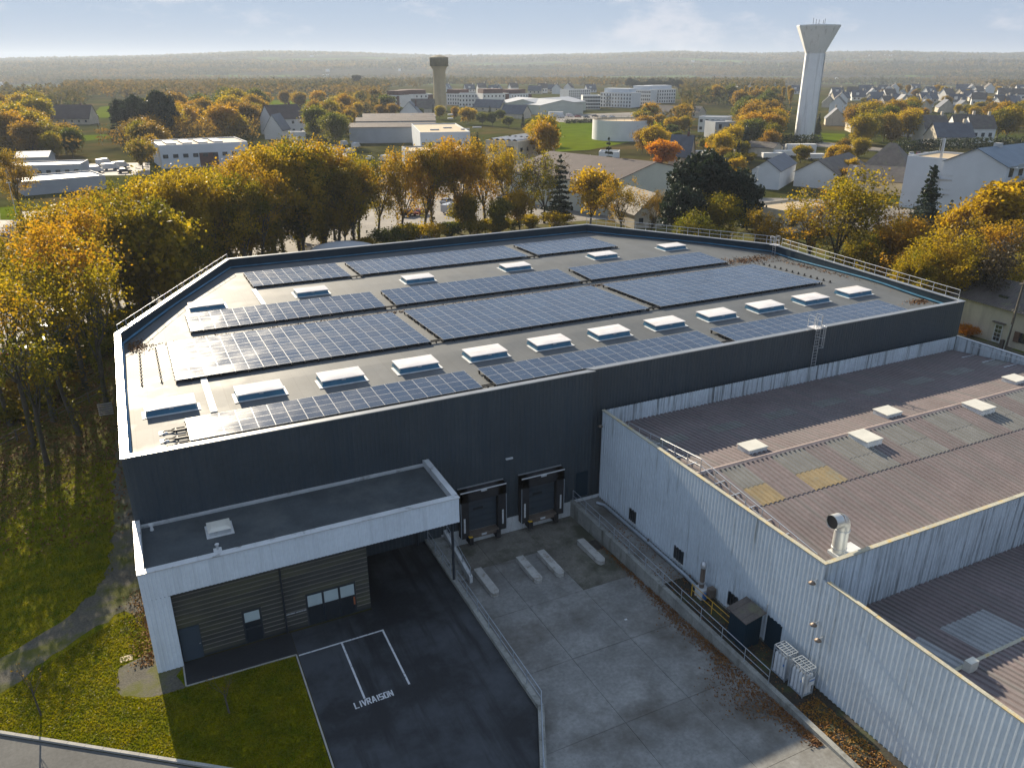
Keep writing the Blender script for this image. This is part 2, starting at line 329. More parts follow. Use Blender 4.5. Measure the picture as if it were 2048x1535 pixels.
def guardrail(name, label, pts, h=1.0, step=1.5, r=.025, mat='steel_rail', mids=(.5,), group=None, feet=None, slope=0, post=None):
    """posts, top rail and middle rail(s) along a line of 3-D points"""
    t = thing(name, label, 'guardrail', tuple(pts[0]), group=group); pts = [np.array(p, float) for p in pts]; zz = np.array([0, 0, 1.]); k = 0
    for a, b in zip(pts[:-1], pts[1:]):
        l = np.linalg.norm(b - a); n = max(1, int(round(l / step)))
        for i in range(n + 1):
            if i == n and b is not pts[-1]: continue
            q = a + (b - a) * i / n; MB().tube(q, q + zz * h, post or r, n=6).build('post', mat, t)
            if feet is not None: MB().bar(q + zz * .03, q + zz * .03 + np.array(feet), .07, .06).build('counterweight_arm', mat, t)
        MB().tube(a + zz * h, b + zz * h, r, n=6).build('top_rail', mat, t)
        for mm in mids: MB().tube(a + zz * h * mm, b + zz * h * mm, r * .8, n=6).build('middle_rail', mat, t)
    return t
# ------------------------------------------------------------------ terrain
AZB = AZ
def ridge(az):      # skyline height above the camera horizon, from bearing relative to the view axis (deg)
    return np.interp(az, [-60, -40, -31, -23, -17, -11, -5, 0, 6, 11, 16, 21, 24, 28, 31, 45, 70],
                     [40, 18, 17, 30, 55, 58, 42, 36, 44, 64, 48, 52, 56, 47, 38, 40, 36])
def hnoise(x, y):
    return (np.sin(x * .0031 + 1.3 * np.sin(y * .0021)) + np.sin(y * .0043 + 2 * np.sin(x * .0017)) + .6 * np.sin((x + y) * .0087) + .4 * np.sin((x - 2 * y) * .013)) / 3
def terrain(x, y):
    d = np.hypot(x, y) + 1e-6; az = np.degrees(np.arctan2(x, y) - AZB); az = (az + 180) % 360 - 180
    top = 32 + ridge(az)
    s = np.clip((d - 2300) / 3700, 0, 1); s = s * s * (3 - 2 * s)
    v = np.clip((d - 1200) / 900, 0, 1) * np.clip((3600 - d) / 1200, 0, 1)
    z = s * top - v * 14 + np.clip((d - 1600) / 2500, 0, 1) * np.clip((7600 - d) / 1800, 0.25, 1) * hnoise(x, y) * 9
    return z - np.clip((d - 6600) / 2500, 0, 1) * 90
xs = sorted(set(list(np.arange(-9000, -1000, 160)) + list(np.arange(-1000, -100, 100)) + [-100, -60, -30, 0, 12, 15.45, 27.55, 30, 60, 100] + list(np.arange(150, 1000, 85)) + list(np.arange(1000, 9001, 160))))
ys = sorted(set([-400, -150, -50, 0, 10, 18.4, 28.4, 46.25, 70, 100, 150, 220] + list(np.arange(300, 1000, 100)) + list(np.arange(1000, 9001, 130))))
gx, gy = np.meshgrid(xs, ys); gz = terrain(gx, gy); nx = len(xs)
mb = MB(); fs = []; ms = []
for j in range(len(ys) - 1):
    for i in range(nx - 1):
        cx_, cy_ = (xs[i] + xs[i + 1]) / 2, (ys[j] + ys[j + 1]) / 2
        if (15.45 <= cx_ <= 27.55 and 18.4 <= cy_ <= 46.25) or (12 <= cx_ <= 27.55 and 18.4 <= cy_ <= 28.4): continue
        fs.append((j * nx + i, j * nx + i + 1, (j + 1) * nx + i + 1, (j + 1) * nx + i)); ms.append(1 if math.hypot(cx_, cy_) > 1500 else 0)
mb.v = [tuple(p) for p in np.stack([gx.ravel(), gy.ravel(), gz.ravel()], 1)]; mb.f = fs; mb.m = ms; mb.sm = [True] * len(fs)
tag(mb.build('ground', ['land', 'hill']), 'wide autumn countryside ground reaching to the hills', kind='structure')
def wobble(poly, step=.45, amp=.10):
    r = []; n_ = len(poly)
    for i in range(n_):
        a = np.array(poly[i], float); b = np.array(poly[(i + 1) % n_], float); l = np.hypot(*(b - a)); k = max(1, min(60, int(l / step))); nn = np.array([-(b - a)[1], (b - a)[0]]) / l
        for j in range(k): r.append(tuple(a + (b - a) * j / k + (nn * random.gauss(0, amp) if j else 0)))
    return r
def sheet(name, poly, z, mat, label=None):
    if mat in ('gravel', 'lawn'): poly = wobble(poly, .5, .16) if mat == 'gravel' else poly
    m = MB(); m.add([(p[0], p[1], z) for p in poly], [tuple(range(len(poly)))]); o = m.build(name, mat); tag(o, label, kind='structure'); return o
sheet('woodland_floor', [(-90, 47.5), (-3.4, 47.5), (-3.4, 72), (9, 98), (58, 98), (74, 74), (74, 44), (150, 44), (150, 150), (70, 150), (35, 151), (6, 117), (-12, 99), (-30, 88), (-90, 60)], .004, 'wood_floor', 'leaf-strewn earth under the oaks')
sheet('car_park', [(-140, 80), (-30, 88.3), (-12, 99.3), (6, 117.3), (35, 151.3), (70, 150.3), (100, 148), (100, 215), (70, 260), (86, 345), (60, 350), (30, 250), (-10, 215), (-90, 220), (-160, 170)], .010, 'asphalt_pale', 'sunlit tarmac car park behind the trees')
sheet('lawn', [(-40, 64), (-14, 41.8), (-10.45, 39.25), (-.7, 32.15), (4.45, 28.3), (4.45, 38.2), (-1.52, 38.36), (-1.5, 40.1), (-2.8, 40.1), (-2.8, 47.4), (-3.3, 47.4), (-3.3, 70), (-6, 70), (-16, 58)], .008, 'lawn', 'mown lawn beside the white annex')
sheet('gravel_path', [(-13, 41.9), (-10.7, 42.3), (-7.8, 44.7), (-6.0, 46.2), (-4.4, 47.0), (-3.1, 44.6), (-3.05, 48.6), (-2.95, 72), (-4.6, 74), (-4.9, 60), (-5.2, 53), (-6.0, 50.2), (-7.2, 48.4), (-9.6, 46.4), (-11.4, 45.2), (-14.5, 44.2)], .016, 'gravel', 'worn gravel path curving past the warehouse')
sheet('gravel_patch', [(-4.8, 41.6), (-3.4, 42.1), (-2.86, 42.6), (-2.8, 40.2), (-1.52, 40.1), (-1.52, 38.3), (-3.3, 38.4), (-4.7, 39.1), (-5.0, 40.3)], .013, 'gravel', 'bare gravel patch at the annex corner')
sheet('asphalt_yard', [(4.62, 4), (10.4, 4), (11.3, 20.5), (13.45, 24.7), (15.28, 28.3), (15.28, 46.2), (9.7, 46.2), (9.7, 40.35), (4.62, 40.35), (4.62, 38.2)], .006, 'asphalt', 'dark tarmac delivery yard with the parking bays')
sheet('footpath', [(-1.45, 38.42), (4.6, 38.27), (4.6, 40.4), (-1.45, 40.4)], .012, 'asphalt_new', 'black tarmac footpath along the slatted front')
sheet('road', [(-30, 50), (-10.55, 39.0), (-.8, 31.85), (4.4, 28.0), (4.4, 0), (-60, 0), (-60, 50)], .010, 'road', 'grey road at the bottom corner')
def kerb(name, pts, w=.14, h=.10, lab=None, mat='kerbstone', z0=-.02):
    """a run of separate kerbstones"""
    root = None; pts = [np.array(p, float) for p in pts]
    e = bpy.data.objects.new(name, None); COL.objects.link(e); tag(e, lab, kind='structure')
    for a, b in zip(pts[:-1], pts[1:]):
        l = np.hypot(*(b - a)); n = max(1, int(round(l / 1.0)))
        for i in range(n):
            q0 = a + (b - a) * (i + .008) / n; q1 = a + (b - a) * (i + .992) / n; j = random.uniform(-.006, .006)
            MB().bar((*q0, (h + z0) / 2 + j), (*q1, (h + z0) / 2 + j), w, h - z0).build('kerbstone', mat, e, True)
    return e
kerb('kerb', [(-26, 48.6), (-10.5, 39.12), (-.75, 32.0), (4.45, 28.15)], .17, .13, 'pale kerb along the road edge')
kerb('edging', [(-1.49, 40.2), (-1.49, 38.38), (4.53, 38.24), (4.53, 28.2)], .08, .06, 'narrow concrete edging round the lawn')
# painted bays
mk = bpy.data.objects.new('bay_marking', None); COL.objects.link(mk); tag(mk, 'white painted parking bay lines', kind='structure')
def line(a, b, w=.11):
    a = np.array(a, float); b = np.array(b, float); d = (b - a) / np.hypot(*(b - a)); n = np.array([-d[1], d[0]]) * w / 2
    MB().quad((*(a - n), .0115), (*(b - n), .0115), (*(b + n), .0115), (*(a + n), .0115)).build('painted_line', 'paint', mk, True)
line((4.66, 38.14), (9.78, 38.14)); line((7.18, 38.08), (7.18, 33.2)); line((9.72, 38.08), (9.72, 33.15))
LET = {'L': [[(0, 0), (0, 4)], [(0, 0), (2, 0)]], 'I': [[(.6, 0), (.6, 4)]], 'V': [[(0, 4), (1.1, 0)], [(1.1, 0), (2.2, 4)]],
       'R': [[(0, 0), (0, 4)], [(0, 4), (1.8, 4)], [(1.8, 4), (1.8, 2.1)], [(1.8, 2.1), (0, 2.1)], [(.8, 2.1), (2, 0)]],
       'A': [[(0, 0), (.9, 4)], [(1.3, 4), (2.2, 0)], [(.5, 1.2), (1.7, 1.2)], [(.7, 4), (1.5, 4)]],
       'S': [[(0, .15), (2, .15)], [(2, .15), (2, 2)], [(2, 2), (0, 2)], [(0, 2), (0, 3.85)], [(0, 3.85), (2, 3.85)]],
       'O': [[(0, .15), (2, .15)], [(2, .15), (2, 3.85)], [(2, 3.85), (0, 3.85)], [(0, 3.85), (0, .15)]],
       'N': [[(0, 0), (0, 4)], [(0, 4), (2, 0)], [(2, 0), (2, 4)]]}
x = 6.56
tm = MB()
for ch in 'LIVRAISON':
    for k, (a, b) in enumerate(LET[ch]):
        s = .096; u = .088
        A = np.array([x + a[0] * u, 34.6 - 1.9 + .02 * (x - 6.5) + a[1] * .105]); B = np.array([x + b[0] * u, 32.7 + .02 * (x - 6.5) + b[1] * .105])
        d = (B - A) / np.hypot(*(B - A)); n = np.array([-d[1], d[0]]) * .036; A = A - d * .02; B = B + d * .02; zz = .0115 + k * .0006
        tm.quad((*(A - n), zz), (*(B - n), zz), (*(B + n), zz), (*(A + n), zz))
    x += .16 if ch == 'I' else .268
tm.build('painted_lettering', 'paint', mk, True)['label'] = 'white stencilled word LIVRAISON'

# ------------------------------------------------------------------ sunken concrete dock yard
def rz_(y): return -1.06 + .0384 * (46.1 - y) if y < 42.6 else -1.06 + .0384 * 3.5 * max(0, (46.1 - y)) / 3.5
cy_root = bpy.data.objects.new('concrete_yard', None); COL.objects.link(cy_root); tag(cy_root, 'sloping concrete yard in front of the loading docks', kind='structure')
m = MB(); m.quad((11, 10, rz_(10) - .045), (27.5, 10, rz_(10) - .045), (27.5, 46.4, rz_(46.1) - .045), (11, 46.4, rz_(46.1) - .045)); m.build('slab_bed', 'joint', cy_root, True)
XJ = [15.45, 19.2, 23.3, 27.5]; YJ = [46.4, 42.5, 37.0, 31.4, 25.8, 20.2, 12]
for j in range(len(YJ) - 1):
    for i in range(3):
        x0, x1 = XJ[i] + .012, XJ[i + 1] - .012; y1, y0 = YJ[j] - .012, YJ[j + 1] + .012
        if i == 0 and y1 < 29: x0 = 11.2
        pl = [(x0, y0), (x1, y0), (x1, y1), (x0, y1)]
        if i == 0 and j == 3: pl = [(14.0, y0), (x1, y0), (x1, y1), (x0, y1), (x0, 28.35)]
        k = random.uniform(-.006, .006); mm = MB(); mm.prism(pl, [rz_(p[1]) - .06 for p in pl], [rz_(p[1]) + k for p in pl])
        mm.build('concrete_slab', 'concrete_old' if j == 0 or (j == 1 and i == 2) else 'concrete', cy_root, True)
t = thing('retaining_wall', 'concrete retaining wall topped with a railing, between dock yard and white factory', 'wall', (27.55, 46.1, 0))
MB().prism([(27.4, 17), (27.72, 17), (27.72, 46.08), (27.4, 46.08)], -1.3, [.16, .16, .30, .30]).build('wall_body', 'concrete_wall', t)
t = thing('retaining_wall', 'low concrete wall between the tarmac yard and the concrete ramp', 'wall', (15.44, 46, 0))
MB().prism([(15.30, 28.4), (15.62, 28.3), (15.62, 40.6), (15.30, 40.6)], -1.2, .26).build('wall_body', 'concrete_wall', t)
MB().prism([(11.0, 19.0), (11.3, 18.85), (13.8, 24.55), (15.62, 28.28), (15.30, 28.38), (13.5, 24.7)], -1.0, .25).build('wall_end', 'concrete_wall', t)
MB().prism([(15.30, 40.62), (15.60, 40.62), (15.60, 46.05), (15.30, 46.05)], -1.2, .2).build('stair_wall', 'concrete_wall', t)
# stair down to the dock
t = thing('dock_stair', 'concrete steps beside the canopy post leading down to the dock', 'stairs', (16.3, 43, -.8))
for i in range(6): MB().box(15.62, 44.2 - .5 * i, -1.3, 16.75, 44.7 - .5 * i, -.02 - .155 * i).build('step', 'concrete_wall', t)
MB().box(15.62, 44.7, -1.3, 16.75, 46.05, .06).build('landing', 'concrete_wall', t)
MB().prism([(16.77, 41.2), (17.0, 41.2), (17.0, 46.05), (16.77, 46.05)], -1.3, [-.35, -.35, .55, .55]).build('side_wall', 'render_white', t)
guardrail('handrail', 'short handrail on the side wall of the dock steps', [(16.88, 41.3, -.35), (16.88, 45.6, .50)], .7, 1.4)
guardrail('handrail', 'row of separate handrail posts on the low wall beside the steps', [(15.45, 41.3, .2), (15.45, 45.7, .2)], .85, 1.5)
guardrail('handrail', 'galvanised two-bar railing running the length of the low wall beside the tarmac', [(15.50, 40.3, .26), (15.50, 28.4, .26), (13.66, 24.7, .25), (11.2, 19, .25)], .95, 1.7)
guardrail('handrail', 'galvanised two-bar railing on the wall along the white factory passage', [(27.56, 45.9, .30), (27.56, 24.3, .2)], .95, 1.9)
for i, (xa, lab) in enumerate([(17.45, 'worn'), (20.72, ''), (22.42, ''), (25.74, '')]):
    lb = ['stained concrete wheel guide nearest the dock steps', 'second concrete wheel guide from the dock steps', 'third concrete wheel guide from the dock steps', 'concrete wheel guide beside the drain and retaining wall'][i]
    o = MB(); z = rz_(40.5); pl = [(xa, 42.1), (xa, 39.25), (xa + .14, 38.98), (xa + .46, 38.98), (xa + .62, 39.25), (xa + .56, 42.1)]
    o.prism(pl, [z - .15] * 6, [z + .36] * 6); g = o.build('wheel_guide', 'guide'); tag(g, lb, 'wheel guide', 'truck wheel guides')
    bv = g.modifiers.new('b', 'BEVEL'); bv.width = .04; bv.segments = 2
t = thing('drain_grate', 'rusty steel drain grate in the concrete by the retaining wall', 'drain', (26.9, 41.4, rz_(41.4)))
MB().box(26.55, 40.7, rz_(41) - .02, 27.3, 42.0, rz_(41) + .035).build('grate_frame', 'rust_steel', t)
for i in range(9): MB().box(26.6, 40.76 + i * .138, rz_(41) + .036, 27.25, 40.83 + i * .138, rz_(41) + .055).build('bar', 'black', t)
MB().box(23.95, 33.0, rz_(33) + .0, 24.12, 33.12, rz_(33) + .03).build('paper_scrap', 'paint'); tag(bpy.data.objects['paper_scrap'], 'small white scrap lying on the concrete yard', 'litter')
sheet('passage_paving', [(27.74, 34.4), (29.9, 34.4), (29.9, 46.05), (27.74, 46.05)], .05, 'concrete', 'concrete walkway beside the white factory')
sheet('passage_soil', [(27.74, 8), (29.9, 8), (29.9, 34.38), (27.74, 34.38)], .012, 'soil', 'dark mossy earth beside the white factory')

# ------------------------------------------------------------------ dark warehouse
RY = [46.1, 51.8, 56.5, 59, 70, 76.5, 80.5, 83.3, 96]; RZ = [9.93, 9.98, 10.13, 10.10, 9.72, 9.88, 9.95, 9.92, 9.70]
def roofz(y): return float(np.interp(y, RY, RZ))
PT = 10.87
OUT = [(-2.75, 46.1), (29.2, 46.1), (29.2, 46.4), (70.9, 46.4), (72.75, 74.0), (58.3, 95.9), (9.4, 95.9), (-2.75, 71.3)]
def inset(poly, d):
    r = []; n = len(poly)
    for i in range(n):
        p, q, s = [np.array(poly[k % n], float) for k in (i - 1, i, i + 1)]
        a = (q - p) / np.hypot(*(q - p)); b = (s - q) / np.hypot(*(s - q)); na = np.array([-a[1], a[0]]); nb = np.array([-b[1], b[0]])
        A = np.array([a, -b]).T; rhs = (q + nb * d) - (q + na * d); t_ = np.linalg.solve(A, rhs)[0]; r.append(tuple(q + na * d + a * t_))
    return r
IN = inset(OUT, .36)
wh = thing('warehouse', 'dark grey ribbed warehouse whose flat roof carries the solar panels', 'warehouse', (30, 70, 0))
n = len(OUT)
for i in range(n):
    a, b = OUT[i], OUT[(i + 1) % n]
    m = MB(); ribwall(m, a, b, -1.3 if i == 0 else -.05, PT - .06, .30, .028); m.build('wall_cladding', 'anthracite', wh)
    c, d = IN[i], IN[(i + 1) % n]; zr = 9.7
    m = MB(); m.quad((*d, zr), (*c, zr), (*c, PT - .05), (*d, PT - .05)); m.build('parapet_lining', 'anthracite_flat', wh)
    ex = inset(OUT, -.07); ix = inset(OUT, .40); L_ = np.hypot(b[0] - a[0], b[1] - a[1]); k = max(1, int(L_ / 4))
    if L_ > 1:
        for j in range(k):
            u0, u1 = (j + .001 * (j > 0)) / k, (j + 1 - .001) / k
            q = [tuple(np.array(A) + (np.array(B) - np.array(A)) * u) for A, B, u in ((ex[i], ex[(i + 1) % n], u0), (ex[i], ex[(i + 1) % n], u1), (ix[i], ix[(i + 1) % n], u1), (ix[i], ix[(i + 1) % n], u0))]
            zj = random.uniform(-.004, .004); MB().prism(q, PT - .05 + zj, PT + .02 + zj).build('coping', 'coping', wh)
        if i >= 3:
            e2 = inset(OUT, .50); m = MB()
            for j in range(12):
                q = [np.array(A) + (np.array(B) - np.array(A)) * u for A, B, u in ((IN[i], IN[(i + 1) % n], j / 12), (IN[i], IN[(i + 1) % n], (j + 1) / 12), (e2[i], e2[(i + 1) % n], (j + 1) / 12), (e2[i], e2[(i + 1) % n], j / 12))]
                zz = [roofz(p[1]) for p in q]; m.prism([tuple(p) for p in q], [z + .13 for z in zz], [zz[0] + .26, zz[1] + .26, zz[2] + .20, zz[3] + .20])
            m.build('upstand', 'upstand', wh)
# roof membrane in bands that follow the falls
band = [46.5, 51.8, 56.5, 59, 64, 70, 73, 76.5, 80.5, 83.3, 90, 95.8]
def xlim(y):
    l = -2.6 if y < 71.3 else -2.6 + (y - 71.3) / 24.6 * 12.15
    r = 70.7 + (y - 46.4) / 27.6 * 1.85 if y < 74 else 72.55 - (y - 74) / 21.9 * 14.45
    return l, r
band = sorted(band + [71.3, 74.0]); m = MB()
for a, b in zip(band[:-1], band[1:]):
    (l0, r0), (l1, r1) = xlim(a), xlim(b); m.quad((l0, a, roofz(a)), (r0, a, roofz(a)), (r1, b, roofz(b)), (l1, b, roofz(b)))
m.build('roof_membrane', 'membrane', wh)
for (x, y0, y1) in ((2.95, 52.3, 58.9), (10.45, 77.6, 83.8)):
    MB().box(x - .22, y0, roofz((y0 + y1) / 2) + .03, x + .22, y1, roofz((y0 + y1) / 2) + .13).build('cable_duct', 'flash_white', wh)
MB().prism([(16.6, 46.06), (27.4, 46.06), (27.4, 45.98), (16.6, 45.98)][::-1], -1.25, .2).build('plinth', 'render_white', wh)
MB().box(27.75, 46.02, .02, 30, 45.96, .3).build('plinth', 'render_white', wh)
MB().box(27.85, 46.0, .5, 28.9, 46.03, 2.6).build('fire_door', 'anthracite_flat', wh)
MB().box(21.8, 45.9, 5.2, 22.35, 46.05, 5.3).build('wall_lamp', 'alu', wh)
for k, x0 in enumerate((17.95, 22.85)):
    d = MB().box(x0 + .35, 45.9, .05, x0 + 3.25, 46.04, 3.1).build('dock_door', 'dock_panel', wh)
    for j in range(5): MB().box(x0 + .62, 45.86, .12 + j * .52, x0 + 2.98, 45.895, .60 + j * .52).build('door_panel', 'dock_panel', d)
    MB().box(x0 + 1.1, 45.83, 1.75, x0 + 1.9, 45.855, 1.92).build('door_window', 'black', d)
    s = MB(); s.box(x0, 45.45, -.25, x0 + .62, 46.05, 3.62); s.box(x0 + 2.98, 45.45, -.25, x0 + 3.6, 46.05, 3.62); s.box(x0, 45.45, 2.75, x0 + 3.6, 46.05, 3.62); f = s.build('dock_shelter', 'rubber', wh)
    MB().box(x0 - .02, 45.40, 3.55, x0 + 3.62, 45.46, 3.63).build('edge_trim', 'alu', f); MB().box(x0 - .02, 45.95, 3.64, x0 + 3.62, 46.06, 3.70).build('edge_trim', 'galv', f)
    for xx in (x0 - .03, x0 + 3.59): MB().box(xx, 45.40, -.25, xx + .04, 45.46, 2.75).build('edge_trim', 'steel_rail', f)
    for xx in (x0 + .20, x0 + 3.27): MB().box(xx, 45.42, .25, xx + .13, 45.448, 1.45).build('guide_mark', 'paint', f)
    MB().box(x0 + 1.6, 45.38, 3.42, x0 + 2.05, 45.44, 3.55).build('number_plate', 'paint', f)
    lv = MB().box(x0 + .62, 45.35, -.32, x0 + 2.98, 46.0, -.02).build('dock_leveller', 'rust_steel', wh)
    MB().box(x0 + 1.55, 45.30, -.2, x0 + 1.95, 45.345, -.06).build('plate', 'paint', lv)
    for xx in (x0 + .55, x0 + 2.75): MB().box(xx, 45.2, -.75, xx + .3, 45.97, -.1).build('bumper', 'rubber', wh)
    MB().box(x0 + .52, 45.18, -.13, x0 + .80, 45.5, -.09).build('bumper_cap', 'yellow_paint', wh)

# ------------------------------------------------------------------ solar arrays
PW, PL, GX, GY = 1.034, 1.752, 1.05, 1.77
m = MB(); f = .014; t_ = .038; g0 = .004
m.box(0, 0, 0, PW, PL, t_ - .003, 0)
for (a, b, c, d) in ((0, 0, PW, f), (0, PL - f, PW, PL), (0, f, f, PL - f), (PW - f, f, PW, PL - f), (f, PL / 2 - .006, PW - f, PL / 2 + .006)):
    m.quad((a, b, t_), (c, b, t_), (c, d, t_), (a, d, t_), 0)
for (a, b, c, d) in ((f, f, PW - f, PL / 2 - .006), (f, PL / 2 + .006, PW - f, PL - f)):
    m.quad((a, b, t_ - .001), (c, b, t_ - .001), (c, d, t_ - .001), (a, d, t_ - .001), 1)
PANEL = m.mesh('solar_panel', ['panel_frame', 'solar_glass'])
XC = (1.08, 22.15, 44.5)
BLK = [('front edge row of the warehouse roof', 48.25, 2, [(0, 19), (0, 20), (0, 20)]), ('widest middle field of the warehouse roof', 59.0, 6, [(0, 19), (0, 20), (0, 20)]),
       ('three-deep row behind the roof valley', 71.7, 3, [(2, 17), (0, 20), (0, 18)]), ('back row by the rear roof parapet', 84.4, 4, [(9, 10), (0, 20), (0, 11)])]
for nm, y0, rows, cols in BLK:
    for k, (c0, nc) in enumerate(cols):
        x0 = XC[k] + c0 * GX; D = rows * GY; za, zb = roofz(y0) + .27, roofz(y0 + D) + .27; sl_ = math.atan2(zb - za, D)
        lab = 'solar array, %s of three, %s' % (('leftmost', 'middle', 'rightmost')[k], nm)
        t = thing('solar_array', lab, 'solar array', (x0, y0, za), group='solar arrays on the warehouse roof')
        for r in range(rows):
            for c in range(nc):
                o = link('solar_panel', PANEL, t, True, (c * GX, r * GY * math.cos(sl_), r * GY * math.sin(sl_))); o.rotation_euler = (sl_ + random.uniform(-.004, .004), random.uniform(-.004, .004), 0)
        fr = MB()
        for r in range(rows):
            for q in (.35, 1.40):
                yy = r * GY + q; fr.box(-.12, yy - .03, yy * math.tan(sl_) - .07, nc * GX + .1, yy + .03, yy * math.tan(sl_) - .008)
        for c in range(nc + 1):
            for r in range(rows):
                for q in (.02, .35, 1.40): fr.box(c * GX - .05, r * GY + q - .06, (r * GY + q) * math.tan(sl_) - .29, c * GX + .05, r * GY + q + .06, (r * GY + q) * math.tan(sl_) - .06)
        fr.build('mounting_frame', 'black', t, True)
        if c0 > 0 or k > 0 or rows == 2:
            pass
# spare support feet and loose cable trays on the felt
ft = MB(); ft.prism([(-.11, -.13), (.11, -.13), (.11, .13), (-.11, .13)], 0, .05); ft.prism([(-.05, -.07), (.05, -.07), (.05, .07), (-.05, .07)], .05, .24); FOOT = ft.mesh('support_foot', 'black')
def feet_row(lab, pts):
    t = thing('support_feet', lab, 'mounting feet', tuple(pts[0]))
    for p in pts: link('foot', FOOT, t, True, tuple(np.array(p) - np.array(pts[0])))
feet_row('outer column of black mounting feet left bare at the west end of the roof', [(-1.25 + .01 * i, 59.9 + .89 * i, roofz(59.9 + .89 * i)) for i in range(11)])
feet_row('inner column of black mounting feet next to the widest solar field', [(.10, 59.9 + .89 * i, roofz(59.9 + .89 * i)) for i in range(11)])
feet_row('row of black mounting feet past the last solar panels by the roof ladder', [(66.9 + .03 * i, 59.2 + .95 * i, roofz(59.2 + .95 * i)) for i in range(12)])
for k, (xx, yy) in enumerate(((21.6, 48.6), (43.85, 48.6), (21.6, 59.3), (43.85, 59.3), (21.6, 71.7), (43.85, 71.7), (21.6, 84.2), (43.85, 84.2))):
    z = roofz(yy) + .16; rowl = ('front edge row', 'widest field', 'valley row', 'back row')[k // 2]
    t = thing('cable_tray', 'short black cable tray bridging the %s gap in the %s of panels' % (('first', 'second')[k % 2], rowl), 'cable tray', (xx, yy, z), group='cable trays between arrays')
    for d in (-.14, .14): MB().box(xx - .75, yy + d - .025, z, xx + .75, yy + d + .025, z + .09).build('side_rail', 'black', t)
    for d in (-.6, 0, .6): MB().box(xx + d - .03, yy - .16, roofz(yy), xx + d + .03, yy + .16, z - .002).build('support', 'black', t)
t = thing('cable_loops', 'three black cable trays ending in curved loops at the front corner of the roof', 'cable tray', (.3, 49.5, roofz(49.5)))
for y in (48.35, 49.45, 50.7):
    z = roofz(y) + .12; MB().path([(1.2, y - .2, z), (.35, y - .2, z), (.05, y, z), (-.25, y + .05, z), (-.4, y - .1, z)], .05, 6).build('loop', 'cable', t)
    MB().path([(1.2, y + .2, z), (.3, y + .2, z), (.05, y + .02, z)], .05, 6).build('tray', 'cable', t); MB().box(-.62, y - .25, z - .1, -.1, y + .3, z - .07).build('paving_tile', 'flash_white', t)
    for xx in (.4, 1.0): MB().box(xx - .04, y - .24, z - .1, xx + .04, y + .24, z + .04).build('support', 'cable', t)

# ------------------------------------------------------------------ skylights on the warehouse
def skylight_proto():
    t = thing('roof_skylight', 'x', 'skylight', (0, 0, 0), group='skylights on the warehouse roof')
    m = MB(); w, d, h = 3.05, 1.75, .40
    ob = [(-.12, -.12), (w + .12, -.12), (w + .12, d + .12), (-.12, d + .12)]; it = [(0, 0), (w, 0), (w, d), (0, d)]
    m.add([(*p, 0) for p in ob] + [(*p, h) for p in it], [(i, (i + 1) % 4, 4 + (i + 1) % 4, 4 + i) for i in range(4)]); m.build('kerb', 'kerb_metal', t, True)
    m = MB(); m.box(-.32, -.3, .004, w + .32, d + .3, .03); m.build('flashing', 'flash_white', t, True)
    m = MB(); e = .10; nx_, ny_ = 8, 6; vs = []
    for j in range(ny_ + 1):
        for i in range(nx_ + 1):
            u, v = i / nx_, j / ny_; vs.append((-e + (w + 2 * e) * u, -e + (d + 2 * e) * v, h + .07 + .07 * (1 - (2 * u - 1) ** 4) * (1 - (2 * v - 1) ** 4)))
    m.add(vs, [(j * (nx_ + 1) + i, j * (nx_ + 1) + i + 1, (j + 1) * (nx_ + 1) + i + 1, (j + 1) * (nx_ + 1) + i) for j in range(ny_) for i in range(nx_)], 0, True)
    m.box(-e, -e, h + .005, w + e, d + e, h + .065); m.build('lid', 'lid', t, True)
    m = MB(); m.box(w / 2 - .15, -e - .05, h - .06, w / 2 + .15, -.02, h + .004); m.build('latch', 'galv', t, True)
    return t
SK = skylight_proto()
ORD = ['first', 'second', 'third', 'fourth', 'fifth', 'sixth', 'seventh', 'eighth', 'ninth', 'tenth', 'eleventh', 'twelfth']
first = True
for i in range(12):
    x, y = -1.15 + 5.93 * i, 53.75 + .03 * i; lb = '%s skylight from the left in the long front line behind the two-deep panels' % ORD[i]
    if first: SK.location = (x, y, roofz(y)); SK['label'] = lb; first = False
    else: place(SK, 'roof_skylight', lb, (x, y, roofz(y + .5)))
for i, (x, y) in enumerate(((3.78, 78.4), (14.1, 79.1), (25.8, 79.2), (37.8, 79.4), (50.0, 79.9), (60.6, 80.2))):
    place(SK, 'roof_skylight', '%s skylight from the left in the rear line before the back panels' % ORD[i], (x, y, roofz(y + .8)))

